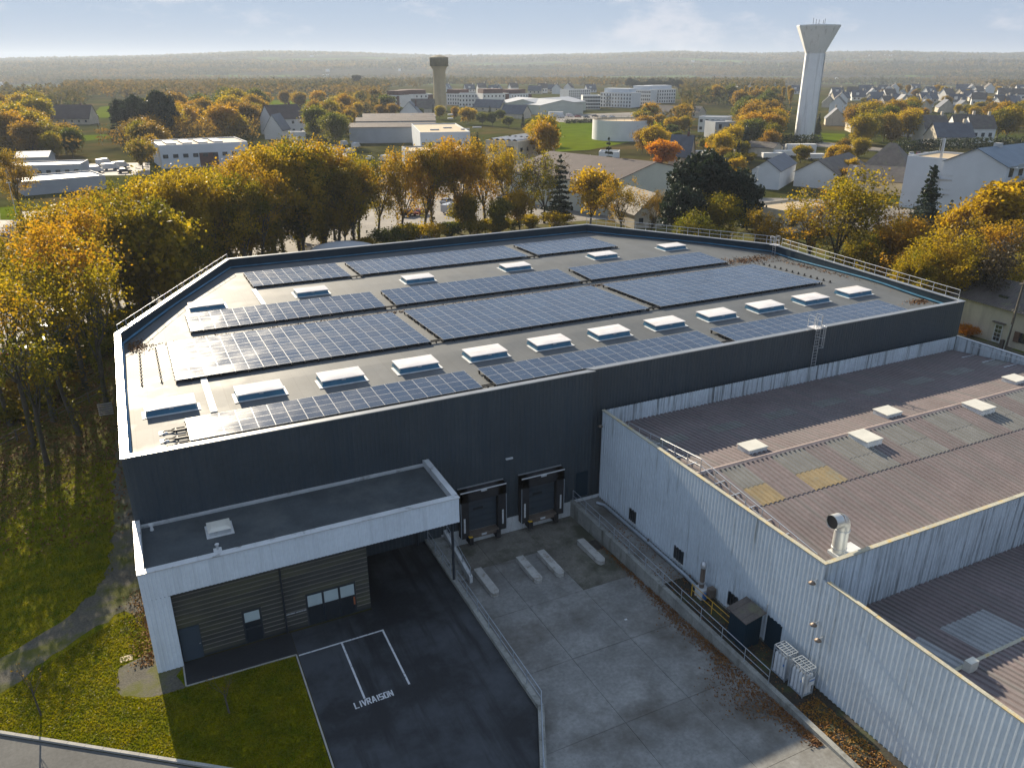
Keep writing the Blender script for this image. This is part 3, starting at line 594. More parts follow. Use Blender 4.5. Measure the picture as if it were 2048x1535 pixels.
# guard rails on the warehouse
def along(a, b, z, off=.2): return [(a[0], a[1], z), (b[0], b[1], z)]
Q = inset(OUT, .18)
guardrail('roof_guardrail', 'thin steel guardrail on the slanted left parapet of the warehouse', [(Q[7][0] + .05, Q[7][1] + .3, PT + .02), (Q[6][0] - .1, Q[6][1] - .3, PT + .02)], .62, 1.55, .022, 'alu', (), post=.022)
guardrail('roof_guardrail', 'two-bar guardrail on the slanted right rear parapet up to the roof ladder', [(Q[5][0], Q[5][1], PT + .02), (Q[4][0] + .4, Q[4][1] + .1 - .5, PT + .02)][::1], .95, 1.5, .028, 'galv')
guardrail('roof_guardrail', 'two-bar guardrail on the right parapet from the roof ladder to the front corner', [(Q[4][0], Q[4][1] - 1.4, PT + .02), (Q[3][0], Q[3][1] + .4, PT + .02)], .95, 1.5, .028, 'galv')
def ladder(name, lab, x, y, z0, z1, dirv, cage_from, plat):
    """caged ladder standing in front of a wall; dirv points away from the wall"""
    t = thing(name, lab, 'ladder', (x, y, z0)); d = np.array([*dirv, 0.]); s = np.array([-d[1], d[0], 0.]); o = np.array([x, y, 0.]) + d * .22; z = np.array([0, 0, 1.])
    for k in (-.25, .25): MB().tube(o + s * k + z * z0, o + s * k + z * (z1 + 1.1), .03).build('rail', 'galv', t)
    for i in range(int((z1 - z0) / .28)): MB().tube(o - s * .25 + z * (z0 + .25 + i * .28), o + s * .25 + z * (z0 + .25 + i * .28), .018, n=5).build('rung', 'galv', t)
    zz = cage_from; hoops = []
    while zz <= z1 + 1.15:
        pts = [o + s * .38 * math.cos(a) * -1 + d * (.72 * math.sin(a)) + z * zz for a in np.linspace(0, math.pi, 9)]; MB().path(pts, .022, 5).build('hoop', 'galv', t); hoops.append(pts); zz += .9
    for k in (1, 3, 4, 5, 7): MB().tube(hoops[0][k], hoops[-1][k], .016, n=5).build('cage_strap', 'galv', t)
    if plat:
        MB().box(x - .45, y - .30, z1 + .03, x + .45, y + .65, z1 + .08).build('platform', 'lid', t)
        for k in (-.45, .45):
            for q in (-.1, .6): MB().tube((x + k, y + q, z1 + .05), (x + k, y + q, z1 + 1.15), .024).build('post', 'galv', t)
            for q in (.6, 1.13): MB().tube((x + k, y - .1, z1 + q), (x + k, y + .6, z1 + q), .022).build('handrail', 'galv', t)
    return t
ladder('caged_ladder', 'galvanised caged ladder climbing from the brown roof to the warehouse roof', 51.65, 46.35, 6.3, PT, (0, -1), 9.4, True)
ladder('roof_ladder', 'small steel ladder and cage over the right rear parapet', 72.35, 73.3, roofz(73), PT, (-1, .05), PT + .2, True)
# ------------------------------------------------------------------ white delivery annex
an = thing('delivery_annex', 'white clad annex with flat dark roof and canopy over the drive', 'building', (3, 43, 0))
AX0, AX1, AY0, AY1, AT = -2.8, 15.75, 40.16, 46.04, 6.68
m = MB(); ribwall(m, (AX0, AY0), (AX1, AY0), 4.9, AT - .03, .21, .03); m.build('fascia', 'white_clad', an)
m = MB(); ribwall(m, (AX0, AY0), (-1.45, AY0), .0, 4.897, .21, .03); m.build('pier_cladding', 'white_clad', an)
m = MB(); ribwall(m, (AX0, AY1), (AX0, AY0), .0, AT - .03, .21, .03); m.build('side_cladding', 'white_clad', an)
m = MB(); ribwall(m, (AX1, AY0), (AX1, AY1), 4.9, AT - .03, .21, .03); m.build('fascia', 'white_clad', an)
m = MB(); m.quad((-1.45, AY0, 0), (-1.45, 40.55, 0), (-1.45, 40.55, 4.9), (-1.45, AY0, 4.9)); m.build('pier_return', 'frame_dark', an)
MB().box(-1.44, AY0 + .004, 4.84, AX1 - .01, AY1, 4.895).build('soffit', 'frame_dark', an)
MB().box(AX0 + .3, AY0 + .35, 6.05, AX1 - .3, AY1 - .16, 6.20).build('roof', 'annex_roof', an)
def coping_run(par, pts, w, z, mat, seg=3.2, nm='coping'):
    for a, b in zip(pts[:-1], pts[1:]):
        a = np.array(a, float); b = np.array(b, float); l = np.hypot(*(b - a)); k = max(1, int(round(l / seg)))
        for j in range(k):
            q0, q1 = a + (b - a) * (j + .002) / k, a + (b - a) * (j + .998) / k; zj = random.uniform(-.006, .006)
            MB().bar((*q0, z + zj), (*q1, z + zj), w, .06).build(nm, mat, par)
coping_run(an, [(AX0 - .05, AY0 + .16), (AX1 + .05, AY0 + .16)], .46, AT, 'white_coping')
coping_run(an, [(AX0 + .13, AY0 + .41), (AX0 + .13, AY1)], .38, AT - .002, 'white_coping'); coping_run(an, [(AX1 - .13, AY0 + .41), (AX1 - .13, AY1 - .2)], .38, AT - .002, 'white_coping')
MB().box(AX0 + .32, AY0 + .30, 6.2, AX1 - .32, AY0 + .38, AT - .035).build('parapet_lining', 'white_coping', an)
for xx in (AX0 + .25, AX1 - .32): MB().box(xx, AY0 + .39, 6.2, xx + .07, AY1 - .02, AT - .035).build('parapet_lining', 'white_coping', an)
coping_run(an, [(AX0 + .33, AY1 - .12), (AX1 - .33, AY1 - .12)], .22, 6.34, 'white_coping', 1.5, 'wall_flashing')
MB().box(AX0 + .3, AY1 - .2, 6.19, AX1 - .3, AY1 + .02, 6.31).build('upstand', 'white_coping', an)
# slatted front
YF = 40.5
MB().box(-1.44, YF + .02, 0, 9.7, YF + .25, 4.84).build('front_wall', 'frame_dark', an); MB().box(9.66, YF + .26, 0, 9.74, AY1, 4.84).build('end_wall', 'slat_dark', an)
OPEN = [(-1.44, -.30, 0, 2.32), (2.04, 3.14, 0, 2.32), (5.74, 8.82, 0, 2.34)]
nb = 15; z0 = .16; pit = (4.82 - z0) / nb
for i in range(nb):
    za, zb = z0 + i * pit, z0 + (i + 1) * pit - .035; x = -1.44; segs = []
    for (a, b, c, d) in OPEN:
        if d > za + .05:
            if a > x + .05: segs.append((x, a))
            x = b
    segs.append((x, 9.68))
    for (a, b) in segs:
        cuts = [a] + [c for c in (4.45,) if a < c < b] + [b]
        for u, v in zip(cuts[:-1], cuts[1:]):
            MB().add([(u + .006, YF + .018, za), (v - .006, YF + .018, za), (v - .006, YF - .03, za + .02), (u + .006, YF - .03, za + .02), (u + .006, YF + .018, zb), (v - .006, YF + .018, zb), (v - .006, YF - .012, zb), (u + .006, YF - .012, zb)],
                     [(0, 1, 2, 3), (3, 2, 6, 7), (7, 6, 5, 4), (0, 3, 7, 4), (1, 5, 6, 2)]).build('board', 'slat_dark', an)
            MB().box(u + .006, YF - .036, zb + .004, v - .006, YF + .017, zb + .024).build('board_trim', 'slat_trim', an)
MB().tube((4.45, YF - .09, .02), (4.45, YF - .09, 4.8), .06, n=8).build('downpipe', 'frame_dark', an)
MB().box(4.5, YF - .045, 1.25, 5.72, YF - .037, 1.31).build('cover_strip', 'paint', an)
d = MB().box(-1.40, YF - .05, .02, -.32, YF + .01, 2.30).build('door', 'door_grey', an); MB().box(-.46, YF - .09, 1.02, -.36, YF - .052, 1.06).build('handle', 'galv', d)
wn = MB().box(2.05, YF - .02, .02, 3.13, YF + .012, 2.32).build('window', 'frame_dark', an)
MB().box(2.14, YF - .032, 1.12, 3.04, YF - .022, 2.24).build('pane', 'glass', wn); MB().box(2.14, YF - .032, .1, 3.04, YF - .022, 1.02).build('pane', 'glass', wn); MB().box(2.16, YF - .04, 1.55, 3.02, YF - .034, 2.22).build('blind', 'blind', wn)
en = MB().box(5.75, YF - .03, .02, 8.81, YF + .012, 2.34).build('entrance', 'frame_dark', an)
for i in range(3):
    xa = 5.84 + i * 1.0; MB().box(xa, YF - .045, .1, xa + .88, YF - .032, 2.24).build('pane', 'glass', en); MB().box(xa + .01, YF - .055, 1.42, xa + .87, YF - .047, 2.22).build('blind', 'blind', en)
MB().box(8.62, YF - .08, .7, 8.72, YF - .05, 1.25).build('handle', 'orange_fabric', en)
for (x, y) in ((15.45, 40.72), (14.7, 45.85)): MB().tube((x, y, 0), (x, y, 4.85), .09, n=10).build('canopy_post', 'frame_dark', an)
# annex roof pieces
t = thing('roof_skylight', 'small square skylight alone on the dark annex roof', 'skylight', (1.75, 43.6, 6.2))
MB().box(.95, 42.9, 6.2, 2.5, 44.4, 6.24).build('flashing', 'flash_white', t); MB().box(1.12, 43.05, 6.24, 2.33, 44.2, 6.52).build('kerb', 'white_coping', t)
m = MB(); m.add([(1.06, 42.99, 6.53), (2.39, 42.99, 6.53), (2.39, 44.26, 6.53), (1.06, 44.26, 6.53), (1.3, 43.25, 6.66), (2.15, 43.25, 6.66), (2.15, 44.0, 6.66), (1.3, 44.0, 6.66)], [(0, 1, 5, 4), (1, 2, 6, 5), (2, 3, 7, 6), (3, 0, 4, 7), (4, 5, 6, 7)]); m.build('lid', 'hatch_white', t)
t = thing('roof_vent', 'little vent pipe on a pale plate near the annex front coping', 'vent', (1.4, 41.5, 6.2))
MB().box(1.15, 41.3, 6.2, 1.6, 41.7, 6.25).build('base_plate', 'flash_white', t); MB().tube((1.38, 41.5, 6.25), (1.38, 41.5, 6.55), .07, n=8).build('pipe', 'flash_white', t); MB().tube((1.38, 41.5, 6.55), (1.38, 41.5, 6.62), .12, n=8).build('cap', 'flash_white', t)
t = thing('roof_vent', 'vent pipe in the left rear corner of the annex roof by the dark wall', 'vent', (-1.9, 45.4, 6.2))
MB().tube((-1.9, 45.4, 6.2), (-1.9, 45.4, 6.5), .12, .06, 8).build('pipe', 'flash_white', t); MB().tube((-1.9, 45.4, 6.5), (-1.9, 45.4, 6.64), .14, n=8).build('cap', 'flash_white', t)

# ------------------------------------------------------------------ white corrugated factory
FX0, FX1, FY0, FY1, FT = 29.95, 70.2, 23.9, 45.95, 7.62
RYD, RZD = 35.1, 7.32
def fz(y): return 6.15 + (RZD - 6.15) * (FY1 - y) / (FY1 - RYD) if y > RYD else 6.15 + (RZD - 6.15) * (y - FY0) / (RYD - FY0)
fa = thing('factory_hall', 'old white corrugated factory hall with brown corrugated roof', 'factory', (40, 35, 0))
m = MB(); ribwall(m, (FX0, FY1), (FX0, FY0), .0, FT - .04, .30, .06, .5); m.build('side_cladding', 'old_clad', fa)
m = MB(); ribwall(m, (FX0, FY0), (FX1, FY0), 3.0, FT - .04, .30, .06, .5); m.build('gable_cladding', 'old_clad_dirty', fa)
m = MB(); ribwall(m, (FX1, FY0), (FX1, FY1), .0, FT - .04, .30, .06, .5); m.build('side_cladding', 'old_clad', fa)
m = MB(); ribwall(m, (FX1 - .12, FY1 - .1), (FX1 - .12, FY0 + .1), 5.9, FT - .05, .26, .04, .5); m.build('parapet_cladding', 'old_clad_dirty', fa)
m = MB(); ribwall(m, (FX0 + .12, FY1), (FX1 - .14, FY1), 5.9, FT - .05, .26, .05, .5); m.build('parapet_cladding', 'old_clad_dirty', fa)
m = MB(); m.quad((FX0 + .12, FY1, 5.9), (FX0 + .12, FY0, 5.9), (FX0 + .12, FY0, FT - .05), (FX0 + .12, FY1, FT - .05)); m.quad((FX1, FY0 + .14, 5.9), (FX0, FY0 + .14, 5.9), (FX0, FY0 + .14, FT - .05), (FX1, FY0 + .14, FT - .05)); m.build('parapet_lining', 'old_clad', fa)
coping_run(fa, [(FX0 + .05, FY1), (FX0 + .05, FY0 - .06)], .26, FT, 'lichen_coping', 3); coping_run(fa, [(FX0 + .2, FY0 + .06), (FX1, FY0 + .06)], .26, FT - .003, 'lichen_coping', 3)
coping_run(fa, [(FX1 - .05, FY0 + .2), (FX1 - .05, FY1)], .24, FT - .002, 'galv', 3)
MB().box(FX0 - .06, FY0 + .1, 0, FX0 - .015, FY1, .14).build('base_strip', 'concrete_wall', fa)
def corr(x0, x1, ya, za, yb, zb, pitch=.42, dep=.085):
    m = MB(); n_ = max(1, int(round((x1 - x0) / pitch))); p_ = (x1 - x0) / n_; xs_ = []
    for i in range(n_): xs_ += [(x0 + i * p_, 0), (x0 + (i + .30) * p_, 0), (x0 + (i + .44) * p_, dep), (x0 + (i + .86) * p_, dep)]
    xs_.append((x1, 0)); vs = []
    for x, h in xs_: vs += [(x, ya, za + h), (x, yb, zb + h)]
    sgn = 1 if yb > ya else -1
    m.add(vs, [((2 * i, 2 * i + 2, 2 * i + 3, 2 * i + 1) if sgn > 0 else (2 * i + 1, 2 * i + 3, 2 * i + 2, 2 * i)) for i in range(len(xs_) - 1)])
    return m
TR = [(32.0, 33.9)] + [(36.35 + 4.9 * i, 39.25 + 4.9 * i) for i in range(7)]
cuts = [FX0 + .14]
for a, b in TR: cuts += [a, b]
cuts.append(FX1 - .16)
LAP1, LAP2 = 32.6, 30.85
for k in range(len(cuts) - 1):
    a, b = cuts[k] + .003, cuts[k + 1] - .003; tr = k % 2 == 1
    corr(a, b, LAP2, fz(LAP2), FY0 + .15, fz(FY0 + .15)).build('roof_sheet', 'fibre_roof', fa)
    if tr:
        corr(a, b, RYD, fz(RYD), LAP1, fz(LAP1) + .012).build('roof_light_sheet', 'sheet_grey', fa)
        o = corr(a, b, LAP1, fz(LAP1), LAP2 - .12, fz(LAP2) + .02).build('roof_light_sheet', 'sheet_yellow' if k < 5 else 'sheet_grey', fa)
        if k < 5: o['label'] = 'yellowed translucent sheet'
    else: corr(a, b, RYD, fz(RYD), LAP2 - .12, fz(LAP2) + .02).build('roof_sheet', 'fibre_roof', fa)
TN = [(31.2 + 5.2 * i, 34.0 + 5.2 * i) for i in range(8)]; cuts = [FX0 + .14]
for a, b in TN: cuts += [a, min(b, FX1 - .3)]
cuts.append(FX1 - .16)
for k in range(len(cuts) - 1):
    a, b = cuts[k] + .003, cuts[k + 1] - .003; tr = k % 2 == 1
    if b - a < .2: continue
    if tr:
        corr(a, b, RYD, fz(RYD), 40.25, fz(40.25)).build('roof_sheet', 'fibre_roof', fa); corr(a, b, 40.25, fz(40.25) + .015, 41.55, fz(41.55) + .015).build('roof_light_sheet', 'sheet_grey', fa); corr(a, b, 41.55, fz(41.55), FY1 - .02, fz(FY1)).build('roof_sheet', 'fibre_roof', fa)
    else: corr(a, b, RYD, fz(RYD), FY1 - .02, fz(FY1)).build('roof_sheet', 'fibre_roof', fa)
for i in range(20):
    x0 = FX0 + .2 + i * 2.0; m = MB(); m.add([(x0, RYD - .24, RZD + .05), (x0 + 1.985, RYD - .24, RZD + .05), (x0 + 1.985, RYD, RZD + .13), (x0, RYD, RZD + .13), (x0 + 1.985, RYD + .24, RZD + .05), (x0, RYD + .24, RZD + .05)], [(0, 1, 2, 3), (3, 2, 4, 5)]); m.build('ridge_cap', 'fibre_ridge', fa)
def hatch(lab, x0, x1, y0, y1, base):
    t = thing('roof_hatch', lab, 'skylight', (x0, y0, base), group='square rooflights on the brown roof')
    MB().box(x0 + .06, y0 + .06, base - .3, x1 - .06, y1 - .06, base + .26).build('kerb', 'flash_white', t)
    o = MB().box(x0, y0, base + .265, x1, y1, base + .34).build('lid', 'hatch_white', t); bv = o.modifiers.new('b', 'BEVEL'); bv.width = .03; bv.segments = 2
hatch('white rooflight beyond the brown ridge nearest the guardrail', 35.3, 37.0, 35.75, 37.05, fz(36.4) + .1)
hatch('white rooflight beyond the brown ridge below the caged ladder', 48.6, 50.3, 35.75, 37.15, fz(36.4) + .1)
hatch('white rooflight beyond the brown ridge at the far right edge', 63.8, 65.5, 35.8, 37.15, fz(36.4) + .1)
hatch('white rooflight on the near slope straight above the silver flue', 43.5, 45.1, 33.1, 34.9, fz(34) + .12)
hatch('white rooflight on the near slope farther right along the ridge', 55.7, 57.4, 33.15, 34.95, fz(34) + .12)
guardrail('roof_guardrail', 'freestanding guardrail with weighted feet along the white factory parapet', [(30.62, 43.4, fz(43.4) + .06), (30.62, 35.1, fz(35.1) + .06), (30.62, 25.1, fz(25.1) + .06)], 1.0, 1.35, .028, 'galv', feet=(.85, .0, .05))
t = thing('roof_guardrail', 'low rail and weights by the far right parapet of the brown roof', 'guardrail', (69.2, 42, 6.6))
MB().tube((69.7, 44, 7.3), (69.7, 33, 7.5), .03).build('top_rail', 'galv', t)
for y in (43.5, 41.5, 39.5, 37.5): MB().bar((67.9, y, fz(y) + .1), (69.6, y, fz(y) + .1), .1, .08).build('counterweight_arm', 'galv', t); MB().tube((69.7, y, fz(y) + .05), (69.7, y, 7.4), .03).build('post', 'galv', t)
# silver flue on the roof corner
b = P(1676, 1103, 6.55); fx, fy = b[0], b[1]
t = thing('exhaust_flue', 'big silver exhaust pipe with elbow on the factory roof corner', 'flue', (fx, fy, 6.3))
MB().box(fx - .45, fy - .8, 6.2, fx + 1.35, fy + .35, 6.62).build('base_box', 'flash_white', t)
MB().tube((fx, fy, 6.6), (fx, fy, 8.25), .40, n=16).build('pipe', 'chrome', t)
for z in (6.85, 8.0): MB().tube((fx, fy, z), (fx, fy, z + .07), .43, n=16).build('band', 'galv', t)
el = MB(); pv = None; R_ = .50
for k in range(7):
    a = k / 6 * math.pi / 2 * .85; c = np.array([fx - R_ + R_ * math.cos(a), fy + .0, 8.25 + R_ * math.sin(a)])
    if pv is not None: el.tube(pv, c, .405, n=16, cap=False)
    pv = c
el.tube(pv, pv + np.array([-.55, 0, .02]), .405, n=16, cap=False); el.build('elbow', 'chrome', t)
MB().tube(pv + np.array([-.53, 0, .02]), pv + np.array([-.52, 0, .02]), .36, n=16).build('mouth', 'black', t)
# windows, door on the side wall
for k, (ya, yb) in enumerate(((40.75, 41.62), (35.08, 36.12), (29.6, 30.55))):
    wd = MB().box(FX0 - .06, ya, .48, FX0 + .02, yb, 1.44).build('window', 'frame_dark', fa); MB().box(FX0 - .075, ya + .06, .54, FX0 - .062, yb - .06, 1.38).build('pane', 'glass', wd)
    for q in range(4): yy = ya + (yb - ya) * (q + .5) / 4; MB().tube((FX0 - .11, yy, .46), (FX0 - .11, yy, 1.46), .014, n=5).build('bar', 'frame_dark', wd)
    MB().box(FX0 - .12, ya - .05, .42, FX0 - .05, yb + .05, .475).build('sill', 'flash_white', wd)
MB().box(FX0 - .065, 26.0, .02, FX0 + .02, 27.15, 2.0).build('door', 'anthracite_flat', fa)
# lower hall in front
lo = thing('factory_hall', 'lower white corrugated hall in the bottom right corner', 'factory', (40, 14, 0))
LT = 6.70
def lz(y): return 3.65 + (FY0 - y) * .13 if y > 12 else 3.65 + 11.9 * .13 - (12 - y) * .13
m = MB(); ribwall(m, (FX0, FY0 - .02), (FX0, -4), .0, LT - .04, .30, .06, .5); m.build('side_cladding', 'old_clad', lo)
m = MB(); m.quad((FX0 + .1, FY0, 3), (FX0 + .1, -4, 3), (FX0 + .1, -4, LT - .05), (FX0 + .1, FY0, LT - .05)); m.build('parapet_lining', 'old_clad', lo)
coping_run(lo, [(FX0 + .04, FY0 - .35), (FX0 + .04, -4)], .22, LT, 'lichen_coping', 3)
cuts = [FX0 + .12, 31.0, 33.7, 35.2, 38.8, 41, 44, 48, 52, 58]
for k in range(len(cuts) - 1):
    a, b = cuts[k] + .003, cuts[k + 1] - .003
    for (ya, yb) in ((FY0 - .06, 20.4), (20.4, 17.7), (17.7, 12), (12, 2)):
        tr = k in (1, 3) and yb == 17.7
        corr(a, b, ya, lz(ya), yb, lz(yb) + .012).build('roof_light_sheet' if tr else 'roof_sheet', 'sheet_pale' if tr else 'fibre_roof', lo)
MB().box(FX0 + .13, 17.6, lz(17.7) + .05, 50, 17.78, lz(17.7) + .10).build('lap_strip', 'lichen_coping', lo)
MB().box(33.0, 17.2, lz(17) + .02, 33.6, 17.55, lz(17) + .6).build('roof_box', 'hatch_white', lo)
def wall_lamp(lab, y, z):
    t = thing('wall_lamp', lab, 'lamp', (FX0, y, z), group='lamps on the white factory wall')
    MB().tube((FX0, y, z + .12), (FX0 - .35, y, z + .10), .022, n=6).build('bracket', 'galv', t); m = MB(); m.lathe(FX0 - .42, y, [(.02, z + .14), (.10, z + .10), (.20, z), (.19, z - .01), (.0, z + .03)], 12); m.build('shade', 'rust_steel', t)
wall_lamp('wall lamp at the step between the two white hall roofs', 24.2, 6.35); wall_lamp('wall lamp above the gas cylinders, upper of the pair', 23.65, 4.0); wall_lamp('wall lamp above the gas cylinders, lower of the pair', 23.2, 3.3); wall_lamp('wall lamp at the dark corner high on the factory wall', 45.5, 6.5)
# passage: shed, gas racks, flue unit, pipe, barrier
t = thing('tool_shed', 'small dark grey timber shed against the white factory wall', 'shed', (28.9, 27.9, 0))
m = MB(); ribwall(m, (28.3, 28.55), (28.3, 27.2), 0, 2.0, .15, .015, .8); ribwall(m, (28.3, 27.2), (29.5, 27.2), 0, (2.0, 2.25), .15, .015, .8); ribwall(m, (29.5, 28.55), (28.3, 28.55), 0, (2.25, 2.0), .15, .015, .8); m.build('board_wall', 'anthracite_flat', t)
for i in range(4): MB().prism([(28.12, 27.02 + .43 * i), (29.62, 27.02 + .43 * i), (29.62, 27.44 + .43 * i), (28.12, 27.44 + .43 * i)], [2.0, 2.31, 2.31, 2.0], [2.05 + .01 * (i % 2), 2.36 + .01 * (i % 2), 2.36 + .01 * (i % 2), 2.05 + .01 * (i % 2)]).build('roof_board', 'slate_brown', t)
MB().tube((29.7, 27.1, 2.0), (29.7, 27.1, 2.9), .03).build('pipe', 'galv', t)
def rack(lab, y0, blue):
    t = thing('gas_rack', lab, 'gas rack', (28.95, y0 + .5, 0), group='gas cylinder racks')
    x0, x1, y1, H = 28.62, 29.32, y0 + 1.02, 1.85
    for (x, y) in ((x0, y0), (x1, y0), (x0, y1), (x1, y1)): MB().box(x - .03, y - .03, .02, x + .03, y + .03, H).build('post', 'steel_rail', t)
    for z in (.12, H - .18, H):
        for (a, b) in (((x0, y0), (x1, y0)), ((x1, y0), (x1, y1)), ((x1, y1), (x0, y1)), ((x0, y1), (x0, y0))): MB().bar((*a, z), (*b, z), .05, .05).build('rail', 'steel_rail', t)
    for k in range(5): yy = y0 + .17 * (k + 1); MB().bar((x0, yy, H + .004), (x1, yy, H + .004), .035, .04).build('top_bar', 'steel_rail', t)
    MB().bar(((x0 + x1) / 2, y0, H + .03), ((x0 + x1) / 2, y1, H + .03), .04, .03).build('top_bar', 'steel_rail', t)
    MB().box(x0, y0, .05, x1, y1, .11).build('base', 'steel_rail', t)
    cyl = MB(); cyl.lathe(0, 0, [(.108, 0), (.11, .04), (.11, 1.18), (.095, 1.28), (.05, 1.36), (.028, 1.38), (.028, 1.46), (.0, 1.46)], 12); cm = cyl.mesh('gas_cylinder', 'cyl_white')
    for i in range(3):
        for j in range(4): link('cylinder', cm, t, True, (x0 + .12 + .23 * i - 28.95, .135 + .25 * j - .5, .115))
    if blue: MB().box(x0 + .3, y0 - .06, .75, x1 - .02, y0 - .035, 1.25).build('notice', 'cyl_white', t); MB().box(x0 + .3, y0 - .064, 1.05, x1 - .02, y0 - .061, 1.14).build('notice_stripe', 'sticker_blue', t)
    MB().box(x0 - .04, y0 + .16, .95, x0 - .034, y0 + .24, 1.1).build('cylinder_label', 'sticker_blue', t)
rack('grey steel rack of white gas bottles beside the dark door', 24.15, False); rack('steel rack of white gas bottles with a notice, nearer the railing end', 22.83, True)
t = thing('flue_unit', 'slim steel flue over a burner box at the foot of the factory wall', 'flue', (29.3, 32.3, 0))
MB().box(29.0, 31.9, .02, 29.6, 32.6, .75).build('burner_box', 'cyl_white', t); MB().tube((29.25, 32.3, .75), (29.25, 32.3, 2.35), .16, n=12).build('pipe', 'rust_steel', t); MB().tube((29.25, 32.3, 1.1), (29.25, 32.3, 1.2), .26, n=12).build('collar', 'galv', t)
m = MB(); m.lathe(29.25, 32.3, [(.20, 2.25), (.21, 2.5), (.12, 2.66), (0, 2.7)], 12); m.build('cowl', 'galv', t); MB().box(29.35, 31.5, .3, 29.8, 31.9, .95).build('fan_housing', 'rust_steel', t); MB().box(29.05, 31.75, .1, 29.25, 31.89, .6).build('meter', 'sticker_blue', t)
t = thing('ground_pipe', 'thick grey insulated pipe along the foot of the factory wall', 'pipe', (29.5, 40, 0)); pts = [(29.2, 45.0, .2), (29.55, 44.4, .2), (29.62, 38.8, .2), (29.6, 34.2, .2), (29.3, 32.7, .35)]
for a, b in zip(pts[:-1], pts[1:]): MB().tube(a, b, .13, n=8).build('pipe_length', 'steel_rail', t)
for y in (38.7, 33.9): MB().tube((29.62, y, .2), (29.62, y, .5), .07, n=8).build('valve', 'rust_steel', t)
t = thing('barrier', 'yellow pipe barrier round the burner box', 'barrier', (28.7, 31, 0))
for y in (32.6, 30.6, 28.8): MB().tube((28.75, y, 0), (28.75, y, .95), .03).build('post', 'yellow_paint', t)
for z in (.5, .93): MB().tube((28.75, 32.6, z), (28.75, 28.8, z), .022).build('rail', 'yellow_paint', t)
# ------------------------------------------------------------------ tree prototypes
def nrm(v): return v / (np.linalg.norm(v) + 1e-9)
def rand_perp(rng, d):
    a = rng.normal(size=3); a -= d * (a @ d); return nrm(a)
def grow(rng, p, d, L, r, lev, mx, segs, tips, up, split, ang):
    for k in range(3):
        d = nrm(d + rng.normal(0, .13, 3) + np.array([0, 0, up * .12])); q = p + d * L / 3; segs.append((p, q, r, r * .87)); p = q; r *= .87
        if lev >= mx - 1: tips.append(q)
        elif lev > 0 and k < 2 and rng.random() < .55: grow(rng, p, nrm(d * .6 + rand_perp(rng, d) * .8), L * .5, r * .45, max(lev + 1, mx - 1), mx, segs, tips, up, split, ang)
    if lev >= mx: tips.append(p); return
    for i in range(split[min(lev, len(split) - 1)]):
        a = rng.uniform(*ang); c = nrm(d * math.cos(a) + rand_perp(rng, d) * math.sin(a)); grow(rng, p, c, L * rng.uniform(.62, .82), r * .68, lev + 1, mx, segs, tips, up, split, ang)
def leafmesh(name, pts, size, mat, rng, clump, flat=0.):
    n = len(pts); u = rng.normal(size=(n, 3)); u[:, 2] *= 1 - flat; u /= np.linalg.norm(u, axis=1)[:, None]; v = rng.normal(size=(n, 3)); v -= u * np.sum(u * v, 1)[:, None]; v /= np.linalg.norm(v, axis=1)[:, None]
    s = (size * rng.uniform(.55, 1.25, n))[:, None]; u = u * s; v = v * s * rng.uniform(.5, .95, n)[:, None]
    co = np.stack([pts - u - v * .35, pts + u * .15 - v, pts + u + v * .35, pts - u * .15 + v], 1).reshape(-1, 3)
    me = bpy.data.meshes.new(name); me.vertices.add(4 * n); me.vertices.foreach_set('co', co.ravel()); me.loops.add(4 * n); me.loops.foreach_set('vertex_index', np.arange(4 * n))
    me.polygons.add(n); me.polygons.foreach_set('loop_start', np.arange(0, 4 * n, 4)); me.polygons.foreach_set('loop_total', np.full(n, 4))
    a = me.attributes.new('tint', 'FLOAT', 'POINT'); tv = np.clip(.5 + clump * .20 + rng.normal(0, .10, n), 0, 1); a.data.foreach_set('value', np.repeat(tv, 4).astype(np.float32))
    me.materials.append(MATS[mat]); me.update(calc_edges=True); return me
def tubes(name, segs, mat, sides=5, rmin=.012):
    m = MB()
    for a, b, r0, r1 in segs:
        if r0 > rmin: m.tube(a, b, r0, r1, n=8 if r0 > .12 else sides if r0 > .04 else 3, cap=False)
    return m.mesh(name, mat)
PROTO = {}
